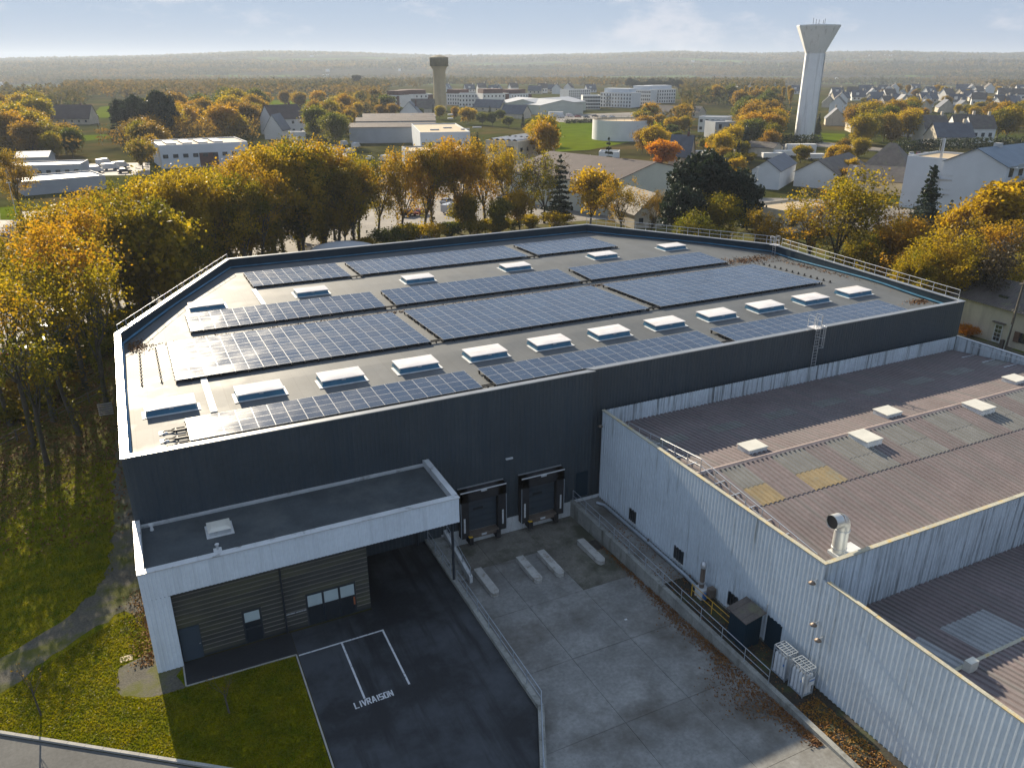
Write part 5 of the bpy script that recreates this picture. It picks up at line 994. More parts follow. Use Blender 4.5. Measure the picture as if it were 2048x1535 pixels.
bld('white_shed', 'white gabled shed right of the dark pines', 'building', (1500, 376), (1556, 380), 22, 5, 'gable', 2.6, wall='wall_blue_grey', rmat='slate', ridge='y'); bld('white_shed', 'white-walled shed with wide brown roof right of the pines', 'building', (1586, 372), (1672, 380), 26, 4, 'gable', 3.4, rmat='slate_brown', ridge='y'); bld('white_shed', 'long low roof with bright skylights behind the open oak', 'building', (1690, 385), (1808, 392), 14, 3.4, 'gable', 3, wall='wall_tan', rmat='slate_brown', chimney=False)
bld('bungalow', 'hip-roofed brown bungalow left of the white blue-roofed building', 'house', (1722, 352), (1812, 358), 16, 3, 'hip', 6.5, rmat='slate_brown', wall='wall_cream', wins=(4, 1, 1, 1)); bld('bungalow', 'flat brown-walled outhouse among gardens below the white tower', 'building', (1470, 310), (1545, 315), 10, 3.2, 'gable', 1.6, rmat='slate_brown', wall='wall_cream')
bld('boundary_wall', 'cream garden building behind the open oak', 'building', (1560, 470), (1660, 455), 9, 4.5, 'flat', wall='wall_cream', rmat='roof_tan', wins=(2, 1, 2, 2))
# big white building at the right edge
t = bld('white_flats', 'white gabled flats with blue-grey roof at the right edge', 'apartments', (1868, 424), (1990, 442), 70, 11.5, 'gable', 3.2, wall='wall_blue_grey', rmat='roof_metal', ridge='y', win_side=(16, 4, 1.8, 1.9, 'r')); w_ = t['w']
for q in range(4): extra(t, 'balcony', 'wall_white', (w_ + .05, 2, 2.4 + 2.9 * q, w_ + 1.3, 66, 2.55 + 2.9 * q)); extra(t, 'balcony_rail', 'steel_rail', (w_ + 1.25, 2, 2.56 + 2.9 * q, w_ + 1.3, 66, 3.4 + 2.9 * q))
for q in range(4): extra(t, 'roof_vent', 'roof_pale', (w_ / 2 - .7, 8 + 16 * q, 14.4, w_ / 2 + .7, 9.4 + 16 * q, 15.5))
t = bld('white_flats', 'plain white stair block joined to the blue-roofed flats', 'apartments', (1797, 413), (1882, 424), 16, 11.5, 'flat', wall='wall_blue_grey', rmat='roof_tan'); w_ = t['w']; [extra(t, 'fire_stair', 'galv', (w_ * .74, -1.6, 4.2 + 3.2 * q, w_ + 1.5, -.04, 4.4 + 3.2 * q), (w_ * .74, -1.6, 5.3 + 3.2 * q, w_ + 1.5, -1.55, 5.36 + 3.2 * q)) for q in range(2)]; [link('window', WIN, t, True, (w_ * .68, -.03, 1.5 + 1.1 * q)) for q in range(8)]
extra(t, 'flue', 'galv', (w_ * .6, 3, 11.5, w_ * .6 + .5, 3.5, 16))
# house right beyond the brown roof
t = thing('roadside_house', 'cream house with mossy corrugated roof beyond the factory at right', 'house', (97, 52, 0))
m = MB(); m.box(93.9, 34, 0, 103, 63, 4.5); m.add([(93.9, 63, 4.5), (103, 63, 4.5), (98.4, 63, 6.6)], [(0, 1, 2)]); m.build('wall', 'wall_cream', t)
m = MB()
for s in (0, 1):
    n_ = 95
    for i in range(n_):
        y0 = 33.6 + 29.8 * i / n_; y1 = 33.6 + 29.8 * (i + 1) / n_; x0 = 93.4 if s == 0 else 103.5
        for u, v, p_, q_ in ((y0, (y0 + y1) / 2, 0, .06), ((y0 + y1) / 2, y1, .06, 0)): m.add([(x0, u, 4.42 + p_), (x0, v, 4.42 + q_), (98.45, v, 6.75 + q_), (98.45, u, 6.75 + p_)], [(0, 1, 2, 3) if s == 0 else (3, 2, 1, 0)])
m.build('roof', 'slate_brown', t); MB().box(95.2, 57, 5.26, 96.3, 58.2, 5.5).build('rooflight', 'glass', t)
d = MB().box(93.8, 55.9, .1, 93.93, 56.9, 2.4).build('door', 'flash_white', t); [MB().box(93.77, 56.0 + .42 * a, .35 + .5 * b, 93.80, 56.35 + .42 * a, .75 + .5 * b).build('pane', 'glass', d) for a in range(2) for b in range(4)]
MB().box(93.5, 55.6, 2.55, 93.9, 57.2, 2.65).build('porch_ledge', 'slate_brown', t); MB().box(93.82, 52.6, .9, 93.92, 53.7, 2.1).build('window', 'glass', t); [MB().box(93.76, y, .85, 93.83, y + .62, 2.15).build('shutter', 'shutter', t) for y in (51.95, 53.72)]
t = thing('utility_pole', 'dark timber utility pole in front of the cream house', 'pole', (92.6, 54.3, 0)); MB().tube((92.6, 54.3, 0), (92.9, 54.2, 8.5), .17, .12, 8).build('pole', 'wood_pole', t); MB().box(92.1, 54.0, 8.1, 93.3, 54.3, 8.25).build('crossarm', 'wood_pole', t); MB().tube((92.3, 54.3, 0), (92.45, 54.2, 3.2), .07, n=6).build('cable_guard', 'galv', t); MB().box(92.2, 54.5, 0, 92.7, 54.9, 1.1).build('meter_box', 'wood_pole', t)
sheet('verge', [(71.5, 30), (93.8, 30), (93.8, 70), (74.5, 70), (72, 46)], .02, 'field', 'grass verge beside the cream house'); sheet('forecourt', [(84, 30), (93.7, 30), (93.7, 66), (91, 66)], .03, 'gravel', 'tan forecourt before the cream house')
tree('bush1', 'leaf_orange', 'little orange bush', 'against the cream house wall', (93.0, 59.5), 1.5)

# ------------------------------------------------------------------ water towers, far landmarks
c = P(1607, 277); x, y = c[0], c[1]; zt, zn, zr = ZAT(x, y, 53), ZAT(x, y, 107), ZAT(x, y, 49); s = PR((x, y, 25))[2] / F
t = thing('water_tower', 'tall white concrete water tower with flared funnel top', 'water tower', (x, y, 0))
def facet(mb, prof, n, rot=0): mb.lathe(0, 0, prof, n, 0, False); mb.v = [(x + p[0] * math.cos(rot) - p[1] * math.sin(rot), y + p[0] * math.sin(rot) + p[1] * math.cos(rot), p[2]) for p in mb.v]; return mb
R1 = 19 * s; facet(MB(), [(R1 * 1.0, 0), (R1 * .98, zn)], 10, -.25).build('shaft', 'tower_white', t); facet(MB(), [(R1 * .98, zn), (41 * s, zt), (41 * s, zt + .5), (38 * s, zt + .5)], 10, -.25).build('funnel', 'tower_white', t); m = MB(); m.lathe(x, y, [(38 * s, zt + .45), (20 * s, zr - .5), (8 * s, zr), (.1, zr + .2)], 24); m.build('dome', 'slate_brown', t)
MB().bar((x + R1 * .62, y - R1 * .80, 1), (x + R1 * .62, y - R1 * .80, zn), .25, .25).build('cable_duct', 'wall_grey', t)
for q in range(5): a = q * 1.3; MB().tube((x + 2.5 * math.cos(a), y + 2.5 * math.sin(a), zr - .3), (x + 2.5 * math.cos(a), y + 2.5 * math.sin(a), zr + 1.8 + .4 * (q % 3)), .10, n=5).build('antenna', 'slate', t)
extra(thing('tower_hut', 'tiny cream hut at the foot of the white water tower', 'building', tuple(P(1618, 278))), 'wall', 'wall_cream', (-1, -1, 0, 1, 1, 3))
c = P(881, 222); x, y = c[0], c[1]; s = PR((x, y, 20))[2] / F; z1, z2, z3 = ZAT(x, y, 141), ZAT(x, y, 133), ZAT(x, y, 115)
t = thing('water_tower', 'older beige water tower with drum-shaped tank', 'water tower', (x, y, 0)); m = MB(); m.lathe(x, y, [(13.6 * s, 0), (12.2 * s, z1 * .6), (12.6 * s, z1), (16.5 * s, z2)], 28); m.build('shaft', 'tower_beige', t)
m = MB(); m.lathe(x, y, [(16.5 * s, z2), (18.4 * s, z2 + .2), (18.6 * s, z3)], 28); m.build('tank', 'tower_tank', t); m = MB(); m.lathe(x, y, [(18.6 * s, z3), (10 * s, z3 + 1), (2 * s, z3 + 1.6), (0.1, z3 + 1.7)], 28); m.build('dome', 'tower_tank', t)
x, y = [float(v) for v in P(937, 160)[:2]]; dd = 5600 / math.hypot(x, y); x *= dd; y *= dd; t = thing('hilltop_tower', 'tiny mushroom-shaped tower on the hill skyline', 'tower', (x, y, 60)); zz = ZAT(x, y, 118); m = MB(); m.lathe(x, y, [(5, zz - 30), (5, zz), (14, zz + 12), (14, zz + 20), (5, zz + 26), (0.1, zz + 27)], 12); m.build('tower_body', 'wall_grey', t)
for q, (px, py, wpx, nm) in enumerate(((1060, 122, 42, 'long pale building on the hill beyond the beige tower'), (210, 121, 9, 'white speck of a house on the left hill'), (345, 123, 6, 'second tiny white house on the left hill'), (1770, 113, 14, 'pale house on the right skyline'))):
    c = P(px, 160); k = 4700 / math.hypot(c[0], c[1]); x, y = c[0] * k, c[1] * k; zb = float(terrain(x, y)); zz = ZAT(x, y, py); w_ = wpx * PR((x, y, zz))[2] / F; t = thing('hill_building', nm, 'building', (x, y, zb), -AZ); extra(t, 'wall', 'wall_white', (-w_ / 2, 0, 0, w_ / 2, 20, max(12, zz - zb))); extra(t, 'roof', 'slate', (-w_ / 2, -.5, max(12, zz - zb) + .01, w_ / 2, 20, max(12, zz - zb) + 2))

# ------------------------------------------------------------------ house estates (one prototype, copied)
def house_proto(nm, w_, d_, h, rh, wall, rmat, dormer):
    t = thing('house', 'x', 'house', (0, 0, 0)); m = MB(); m.box(0, 0, 0, w_, d_, h); m.add([(0, 0, h), (0, d_, h), (0, d_ / 2, h + rh), (w_, 0, h), (w_, d_, h), (w_, d_ / 2, h + rh)], [(1, 0, 2), (3, 4, 5)]); m.build('wall', wall, t, True)
    r = MB(); k = rh / (d_ / 2); o = .35
    for y0, y1 in ((-o, d_ / 2), (d_ + o, d_ / 2)): r.add([(-o, y0, h - o * k + .03), (w_ + o, y0, h - o * k + .03), (w_ + o, y1, h + rh + .03), (-o, y1, h + rh + .03)], [(0, 1, 2, 3)])
    rr = r.build('roof', rmat, t, True); MB().box(w_ * .8, d_ / 2 - .4, h + rh * .7, w_ * .8 + .9, d_ / 2 + .4, h + rh + 1.2).build('chimney', 'wall_cream', rr, True)
    for i in range(3): o_ = link('window', WIN, t, True, (w_ * (.2 + .3 * i), -.02, h * .55)); o_.scale = (1.2, 1, 1.4)
    if dormer: MB().box(w_ * .3, d_ * .12, h + .4, w_ * .5, d_ * .5, h + rh * .62).build('dormer', wall, t, True)
    return t
HP = [house_proto('a', 11, 8.5, 3, 5.2, 'wall_white', 'slate', True), house_proto('b', 14, 9, 3.2, 4.6, 'wall_cream', 'slate', False), house_proto('c', 9, 9, 5.4, 4.4, 'wall_white', 'slate_brown', False)]
HL = []
for (px, py) in ((1745, 266), (1772, 272), (1846, 286), (1872, 292), (1905, 284), (1938, 286), (1690, 252)): HL.append((px, py, 'among the white houses right of the white tower', 1.15))
rngh = np.random.default_rng(4)
for row, (py, n_, xa, xb) in enumerate(((226, 8, 1655, 2010), (213, 10, 1640, 2040), (203, 11, 1650, 2045), (194, 12, 1640, 2045), (186, 9, 1700, 2045))):
    for i in range(n_): HL.append((xa + (xb - xa) * (i + rngh.uniform(-.25, .25) + .5) / n_, py + rngh.uniform(-3, 3), ('in the nearest row of the grey-roofed estate', 'in the second row of the grey-roofed estate', 'in the third row of the grey-roofed estate', 'in the fourth row of the grey-roofed estate', 'in the farthest row of the grey-roofed estate')[row], 1.1))
for i in range(12): HL.append((905 + 24 * i + rngh.uniform(-8, 8), 186 + rngh.uniform(-3, 3), 'in the roofs behind the brick-red flats', 1.1))
for i in range(6): HL.append((1460 + 24 * i, 190 + rngh.uniform(-3, 3), 'in the roofs left of the white tower shaft', 1.1))
used = set(); cnt = {}
from collections import defaultdict
gr = defaultdict(list)
for h_ in HL: gr[h_[2]].append(h_)
HOUSE_XY = []
for zn_, L_ in gr.items():
    L_.sort()
    for i, (px, py, _, sc_) in enumerate(L_):
        k = int(rngh.integers(0, 3)); p = P(px, py); lab = '%s house from the left %s' % (ordn(i), zn_); rz = -AZ + rngh.choice([0, .3, -.4, 1.2]) + rngh.normal(0, .1); HOUSE_XY.append((p[0], p[1]))
        if k not in used: used.add(k); o = HP[k]; o.location = (p[0], p[1], 0); o.rotation_euler = (0, 0, rz); o.scale = (sc_,) * 3; o['label'] = lab; o['group'] = 'houses ' + zn_
        else: place(HP[k], 'house', lab, (p[0], p[1], 0), rz, sc_, 'houses ' + zn_)
# ------------------------------------------------------------------ vehicles
def car_proto(van=False):
    t = thing('van' if van else 'car', 'x', 'van' if van else 'car', (0, 0, 0)); w_ = .88
    if van: prof = [(-2.5, .45), (-2.5, 2.1), (1.3, 2.15), (1.9, 1.35), (2.5, 1.15), (2.55, .45)]
    else: prof = [(-2.1, .42), (-2.12, .88), (-1.75, 1.0), (-1.25, 1.42), (.25, 1.45), (.95, .98), (1.85, .85), (2.1, .62), (2.1, .40)]
    n_ = len(prof); m = MB(); vs = []
    for sd_ in (-1, 1):
        for (x, z) in prof: k = .80 if z > 1.2 and not van else 1.; vs.append((x, sd_ * w_ * k, z))
    m.add(vs, [(i, (i + 1) % n_, n_ + (i + 1) % n_, n_ + i) for i in range(n_)] + [tuple(reversed(range(n_))), tuple(range(n_, 2 * n_))]); m.build('body', 'car_paint0', t, True)
    g = MB()
    if van: g.add([(1.36, -.80, 2.08), (1.92, -.80, 1.42), (1.92, .80, 1.42), (1.36, .80, 2.08)], [(0, 1, 2, 3)]); g.v = [(x + .02, y, z + .01) for x, y, z in g.v]
    else:
        for (x0, z0, x1, z1) in ((.30, 1.43, .90, 1.03), (-1.32, 1.40, -1.70, 1.06)): g.add([(x0, -.70, z0), (x1, -.80, z1), (x1, .80, z1), (x0, .70, z0)], [(0, 1, 2, 3)]); 
        g.v = [(x * 1.01, y, z + .02) for x, y, z in g.v]
        for sd_ in (-1, 1): g.add([(-1.1, sd_ * .73, 1.38), (.2, sd_ * .73, 1.38), (.75, sd_ * .865, 1.03), (-1.55, sd_ * .865, 1.03)], [(0, 1, 2, 3)])
    g.build('windows', 'glass', t, True); wm = MB().tube((0, -.1, 0), (0, .1, 0), .31, n=10).mesh('wheel', 'tyre')
    for x in (-1.35, 1.3):
        for y in (-.82, .82): link('wheel', wm, t, True, (x, y, .31))
    return t
CP, VP = car_proto(), car_proto(True)
CARS = defaultdict(list)
ZC = 'on the car park seen through the left trees'; ZB = 'on the car park behind the rear tree row'; ZT = 'in the truck yard above the left trees'; ZD = 'parked by the pale warehouses near the tank'; ZE = 'in the row behind the brown bungalow'
for (px, py, a, v) in ((75, 578, .3, 0), (97, 560, .3, 0), (88, 542, .3, 0), (185, 610, .2, 0), (110, 668, .3, 0), (60, 695, .3, 0), (38, 715, .3, 0), (75, 712, .3, 0), (130, 640, .3, 0), (20, 600, .3, 0), (45, 520, 1.2, 0), (110, 505, 1.2, 0), (175, 500, 1.2, 0), (240, 500, 1.2, 0), (20, 480, 1.2, 0)): CARS[ZC].append((px, py, a, v))
for (px, py, a, v) in ((798, 482, .1, 0), (852, 485, .1, 0), (745, 412, .6, 0), (818, 432, .6, 0), (842, 430, .6, 0), (895, 408, .6, 0), (900, 425, .6, 1), (712, 360, .9, 1), (712, 336, .9, 0), (740, 320, .9, 0), (775, 322, .3, 1), (760, 342, .9, 0), (1008, 400, .5, 0), (985, 372, .5, 0), (1005, 350, .5, 0), (700, 308, .9, 1), (688, 292, .9, 1), (712, 296, .9, 1)): CARS[ZB].append((px, py, a, v))
for (px, py, a, v) in ((190, 346, .2, 1), (222, 340, .2, 1), (242, 336, .2, 1), (208, 330, .8, 1), (250, 346, .2, 0), (118, 336, .2, 0), (128, 345, .2, 0)): CARS[ZT].append((px, py, a, v))
for i in range(9): CARS[ZD].append((1088 + 17 * i, 234 + (i % 3), .1, 1 if i in (2, 3) else 0))
for i in range(6): CARS[ZE].append((1822 + 14 * i, 312, .7, 0))
ucar = set()
for zc, L_ in CARS.items():
    L_.sort()
    for v in (0, 1):
        M_ = [q for q in L_ if q[3] == v]
        for i, (px, py, a, _) in enumerate(M_):
            p = P(px, py); pr = VP if v else CP; nm = 'van' if v else 'car'; ci = 0 if v else int(rngh.choice([0, 0, 0, 1, 2, 2, 3, 4, 5])); cn = ('white', 'black', 'silver-grey', 'blue', 'red', 'dark grey')[ci]
            lab = '%s %s from the left %s, %s' % (ordn(i), nm, zc, cn) if len(M_) > 1 else '%s %s %s' % (cn, nm, zc)
            if nm not in ucar: ucar.add(nm); o = pr; o.location = (p[0], p[1], .012); o.rotation_euler = (0, 0, a); o['label'] = lab; o['group'] = nm + 's ' + zc; list(KIDS.setdefault(pr.name, list(pr.children)))
            else: o = place(pr, nm, lab, (p[0], p[1], .012), a, 1., nm + 's ' + zc)
            for ch in o.children:
                if ch.name.startswith('body'): ch.material_slots[0].link = 'OBJECT'; ch.material_slots[0].material = MATS['car_paint%d' % ci]
for i, (px, py, wd, hh, nm) in enumerate(((1602, 312, 11, 4.2, 'long white lorry trailer in the yard below the white tower'), (1570, 316, 8, 2.6, 'low white caravan left of the white lorry trailer'), (1545, 320, 7, 2.4, 'second white caravan from the lorry trailer'), (1410, 318, 7, 2.8, 'white caravan half hidden by the orange tree'), (1632, 322, 6, 2.4, 'white caravan right of the lorry trailer'), (1112, 236, 9, 3.6, 'white lorry box parked by the pale warehouses'), (600, 0, 0, 0, ''))):
    if not wd: continue
    p = P(px, py); t = thing('trailer', nm, 'trailer', (p[0], p[1], 0), -AZ + .05, 'white trailers and caravans'); extra(t, 'box_body', 'wall_white', (-wd / 2, 0, .8, wd / 2, 2.5, hh)); extra(t, 'chassis', 'black', (-wd / 2, .3, .5, wd / 2, 2.2, .79)); wm_ = MB().tube((0, 0, 0), (0, .3, 0), .48, n=8).mesh('wheel', 'tyre')
    for q in (-.3, .3): link('wheel', wm_, t, True, (q * wd, -.02, .48))
# curved pale shelter behind the rear parapet
p = P(690, 500, 0); t = thing('domed_tank', 'pale domed tank just showing over the rear parapet', 'tank', (p[0], p[1], 0)); c = P(690, 496, 4); m = MB(); m.lathe(c[0], c[1] + 1, [(5.6, 0), (5.6, 3.2), (5.0, 3.9), (3, 4.4), (.1, 4.6)], 32); m.build('tank_shell', 'roof_pale', t)
# lamp posts and fence posts
for i, (px, py, h) in enumerate(((1700, 398, 8), (1705, 410, 6), (1510, 390, 7), (35, 440, 8), (1870, 345, 10), (205, 290, 12))):
    p = P(px, py); t = thing('street_lamp', ['tall lamp post behind the open oak', 'short lamp post behind the open oak', 'lamp post before the white shed by the pines', 'lamp post on the grass at the left edge', 'lamp mast beside the white stair block', 'tilted white mast in the far left field'][i], 'lamp post', (p[0], p[1], 0)); MB().tube((p[0], p[1], 0), (p[0], p[1], h), .09, .06, 6).build('pole', 'galv', t); MB().box(p[0] - .5, p[1] - .15, h, p[0] + .5, p[1] + .15, h + .15).build('lamp_head', 'paint', t)
t = thing('timber_fence', 'rail and post fence along the path under the left trees', 'fence', (-12, 78, 0))
for i in range(9): x, y = -17 + 1.45 * i, 72.5 + 1.75 * i; MB().box(x - .06, y - .06, 0, x + .06, y + .06, 1.15).build('post', 'wood_pole', t)
for z in (.5, 1.0): MB().bar((-17, 72.5, z), (-5.4, 86.5, z), .05, .09).build('rail', 'wood_pole', t)
t = thing('timber_pallet', 'pale slatted gate leaning by the tree trunks left of the warehouse', 'gate', (-5.2, 82, 0))
for i in range(6): MB().box(-5.9, 80.2 + .0, .15 + .22 * i, -4.6, 80.26, .27 + .22 * i).build('slat', 'kerbstone', t)
for x in (-5.8, -4.7): MB().box(x, 80.27, 0, x + .08, 80.33, 1.5).build('upright', 'wood_pole', t)
t = thing('manhole_cover', 'square tan cover in the grass beside the annex', 'cover', (-4.4, 43.2, 0)); MB().box(-4.75, 42.0, 0, -4.1, 42.5, .035).build('cover_plate', 'wall_tan', t); t = thing('manhole_cover', 'second worn cover farther up the gravel strip', 'cover', (-4.3, 45, 0)); MB().box(-4.7, 44.9, 0, -4.2, 45.3, .03).build('cover_plate', 'gravel', t)

# ------------------------------------------------------------------ fields
def pxsheet(name, pts, z, mat, lab): sheet(name, [tuple(P(*q)[:2]) for q in pts], z, mat, lab)
pxsheet('field', [(1095, 305), (1100, 234), (1340, 232), (1330, 270), (1180, 300)], .05, 'field', 'bright green meadow around the round tank'); pxsheet('field', [(180, 236), (200, 214), (270, 208), (300, 236)], .05, 'field', 'green meadow behind the farmhouse'); pxsheet('field', [(170, 282), (130, 282), (150, 272), (230, 268), (250, 274)], .05, 'field', 'green paddock left of the pale offices')
pxsheet('field', [(340, 218), (360, 206), (480, 204), (480, 216)], .05, 'field', 'green strip behind the dark pines'); pxsheet('field', [(500, 212), (500, 201), (670, 200), (670, 212)], .05, 'field', 'green strip above the big white house'); pxsheet('field', [(1630, 284), (1630, 266), (1690, 268), (1690, 286)], .05, 'field', 'grass below the white tower'); pxsheet('field', [(0, 440), (0, 415), (40, 412), (45, 440)], .05, 'field', 'grass at the left edge beyond the car park')
pxsheet('lane', [(1440, 305), (1440, 296), (1640, 284), (1800, 300), (1800, 306), (1640, 294)], .06, 'asphalt_pale', 'pale lane at the foot of the white tower'); pxsheet('yard', [(1060, 246), (1080, 231), (1300, 224), (1330, 240), (1200, 243)], .06, 'asphalt_pale', 'pale yard by the warehouses'); pxsheet('yard', [(150, 352), (170, 328), (300, 325), (300, 350)], .05, 'asphalt_pale', 'truck yard above the left trees'); pxsheet('yard', [(1480, 430), (1500, 395), (1700, 400), (1830, 420), (1790, 470), (1600, 440)], .05, 'asphalt_pale', 'pale yard behind the right trees')

# ------------------------------------------------------------------ middle-distance trees
KEEP = [(1570, 40, 1682, 262), (855, 105, 908, 205), (715, 240, 945, 292), (965, 256, 1046, 318), (1165, 176, 1352, 204), (785, 178, 1062, 206), (1012, 198, 1168, 222), (1194, 236, 1262, 275), (1800, 285, 2100, 412), (1120, 316, 1385, 392), (1728, 300, 1826, 340), (1840, 240, 1948, 272), (540, 224, 612, 262), (100, 226, 182, 247), (328, 292, 500, 322), (20, 322, 215, 365), (1392, 216, 1462, 250), (1110, 238, 1195, 292), (1500, 334, 1560, 365), (1590, 318, 1660, 362), (690, 288, 830, 350), (185, 300, 260, 345), (1560, 290, 1640, 318), (185, 208, 262, 232), (1100, 236, 1195, 246)]
def clear(x, y, h):
    bx, by, _ = PR((x, y, 0)); tx, ty, k = PR((x, y, h)); r = .28 * h * F / k
    return not any(bx + r > a and bx - r < c and by > b and ty < d for a, b, c, d in KEEP)
rngt = np.random.default_rng(23)
MIX = {'autumn': [('mid', 'leaf_rust', 'russet oak'), ('mid', 'leaf_amber', 'amber oak'), ('mid', 'leaf_olive', 'olive oak'), ('mid', 'leaf_gold', 'golden oak'), ('mid', 'leaf_green', 'dark green oak')],
       'garden': [('mid', 'leaf_amber', 'amber oak'), ('mid', 'leaf_gold', 'golden oak'), ('mid', 'leaf_rust', 'russet oak'), ('round', 'leaf_yellow', 'yellow maple'), ('round', 'leaf_green', 'green maple'), ('round', 'leaf_olive', 'olive maple'), ('fir', 'needle', 'dark fir')]}
def scatter(zone, x0, y0, x1, y1, n_, mix, h0, h1, sep=16):
    got = []; tries = 0
    while len(got) < n_ and tries < 60 * n_:
        tries += 1; px, py = rngt.uniform(x0, x1), rngt.uniform(y0, y1); p = P(px, py); h = rngt.uniform(h0, h1)
        if any((px - a) ** 2 + ((py - b) * 3) ** 2 < sep ** 2 for a, b in got) or not clear(p[0], p[1], h): continue
        if any(abs(p[0] - a) < 7 and abs(p[1] - b) < 7 for a, b in HOUSE_XY): continue
        got.append((px, py)); kd, mt, ds = MIX[mix][rngt.integers(0, len(MIX[mix]))]; kd = {'mid': 'mid%d' % rngt.integers(0, 4), 'round': 'round%d' % rngt.integers(0, 2)}.get(kd, kd); tree(kd, mt, ds, zone, (p[0], p[1]), h if not kd.startswith('round') else h * .75, wid=rngt.uniform(.85, 1.2))
scatter('in the wood left of the pale offices', 0, 238, 330, 320, 34, 'autumn', 11, 17, 20); scatter('in the wood behind the pale offices', 330, 225, 540, 290, 26, 'autumn', 11, 17, 18); scatter('around the big white house', 520, 214, 720, 300, 20, 'autumn', 9, 15, 20)
scatter('between the beige tower and the flat industrial roofs', 700, 216, 1100, 262, 26, 'garden', 7, 12, 18); scatter('around the round white tank', 1060, 250, 1500, 330, 28, 'garden', 7, 13, 18); scatter('beside the white water tower', 1400, 205, 1600, 296, 30, 'autumn', 9, 15, 16)
scatter('among the grey-roofed estate', 1650, 182, 2048, 240, 34, 'garden', 6, 10, 15); scatter('below the grey-roofed estate', 1640, 240, 2048, 300, 30, 'autumn', 9, 15, 17); scatter('in the gardens below the white tower', 1400, 300, 1840, 385, 22, 'garden', 5, 9, 22); scatter('behind the truck yard', 80, 305, 330, 345, 7, 'autumn', 8, 12, 20)
for (px, py, h, kd, mt, ds, zn_, wd) in ((1325, 280, 9, 'round0', 'leaf_orange', 'brilliant orange maple', 'in front of the slate cottage', 1.2), (1430, 280, 7, 'round1', 'leaf_orange', 'small orange maple', 'above the big pine', 1), (545, 228, 8, 'round0', 'leaf_orange', 'glowing orange maple', 'beside the steep white gable', .9), (1680, 290, 7, 'round1', 'leaf_yellow', 'round yellow maple', 'left of the brown bungalow', 1.1), (1605, 290, 6, 'round0', 'leaf_gold', 'green-gold maple', 'below the white tower', 1.1), (935, 215, 9, 'round0', 'leaf_yellow', 'round yellow maple', 'above the tan-roofed hall', 1.1), (1585, 178, 14, 'poplar', 'leaf_yellow', 'yellow poplar', 'touching the white tower shaft', 1), (1605, 215, 9, 'round1', 'leaf_green', 'dark round maple', 'right of the tower foot', .7), (1640, 226, 10, 'fir', 'needle', 'dark fir', 'right of the tower foot', 1),
        (1095, 232, 16, 'mid2', 'leaf_gold', 'tall golden oak', 'between vaulted workshop and meadow', .75), (1085, 246, 15, 'mid0', 'leaf_amber', 'tall amber oak', 'between vaulted workshop and meadow', .7), (955, 265, 9, 'fir', 'needle', 'dark fir', 'left of the vaulted workshop', .9), (692, 232, 9, 'round1', 'leaf_gold', 'round golden maple', 'left of the industrial roofs', .9), (745, 178, 14, 'mid1', 'leaf_rust', 'big russet oak', 'left of the brick-red flats', 1), (770, 190, 12, 'round0', 'leaf_green', 'dark green maple', 'left of the brick-red flats', 1.1), (240, 200, 17, 'pine', 'needle', 'dark pine', 'in the clump above the left field', .9), (275, 192, 19, 'pine', 'needle', 'dark pine', 'in the clump above the left field', .85), (310, 184, 21, 'pine', 'needle', 'dark pine', 'in the clump above the left field', .8), (225, 205, 16, 'cedar', 'needle', 'open cedar', 'in the clump above the left field', .9), (1768, 138, 22, 'cedar', 'needle', 'tall cedar', 'over the estate roofs', .7), (712, 150, 18, 'poplar', 'needle', 'dark column cypress', 'left of the beige tower', 2.4)):
    tree(kd, mt, ds, zn_, T_(px, py, h), h, wid=wd)
for i in range(9): tree('poplar', 'leaf_yellow', 'slim yellow poplar', 'in the poplar row left of the white tower', T_(1492 + 11 * i, 172 + (i % 2) * 2, 14), 14, wid=.75)
for i in range(8): tree('pine', 'needle', 'dark pine', 'on the low rise behind the white flats', T_(1260 + 14 * i, 157 + (i % 3) * 3, 14), 14, wid=1.1)
# undergrowth along the belts (each bush a thing)
for i in range(16): x = -16 + 1.6 * i; tree('bush%d' % (i % 2), ('leaf_olive', 'leaf_rust', 'leaf_green')[i % 3], ('olive', 'rusty', 'dark green')[i % 3] + ' bush', 'under the trees left of the warehouse', (x * .55 - 5, 84 + 1.9 * i + rngt.uniform(-3, 3)), rngt.uniform(1.8, 3.4))
for i in range(14): tree('bush%d' % (i % 2), ('leaf_olive', 'leaf_gold', 'leaf_green')[i % 3], ('olive', 'golden', 'dark green')[i % 3] + ' bush', 'under the row behind the rear wall', (20 + 4.6 * i, 131 + min(i, 6) * 2.2 + rngt.uniform(-2, 2)), rngt.uniform(1.8, 3.6))
for i in range(10): tree('bush%d' % (i % 2), ('leaf_green', 'leaf_olive')[i % 2], ('dark green', 'olive')[i % 2] + ' bush', 'in the shade behind the right parapet', (82 + 4 * i, 92 - 2.2 * i + rngt.uniform(-3, 3)), rngt.uniform(2, 3.6))
flush_trees()
# clipped hedges
def hedge(lab, A, B, h, w_, mat='hedge'):
    a, b = P(*A)[:2], P(*B)[:2]; l = np.hypot(*(b - a)); n_ = int(l * 40); u = rngt.random(n_); q = np.stack([a[0] + (b[0] - a[0]) * u, a[1] + (b[1] - a[1]) * u, rngt.uniform(.1, h, n_)], 1) + rngt.normal(0, w_ / 3, (n_, 3)) * np.array([1, 1, .2])
    tag(link('hedge', leafmesh('hedge', q, .45, mat, rngt, rngt.normal(size=n_))), lab, 'hedge')
hedge('long dark hedge at the foot of the white tower', (1400, 292), (1640, 286), 3.5, 2.5); hedge('long dark hedge behind the white blue-roofed flats', (1790, 302), (2060, 294), 4, 3); hedge('dark hedge below the pale warehouses', (1130, 247), (1330, 240), 2, 2)

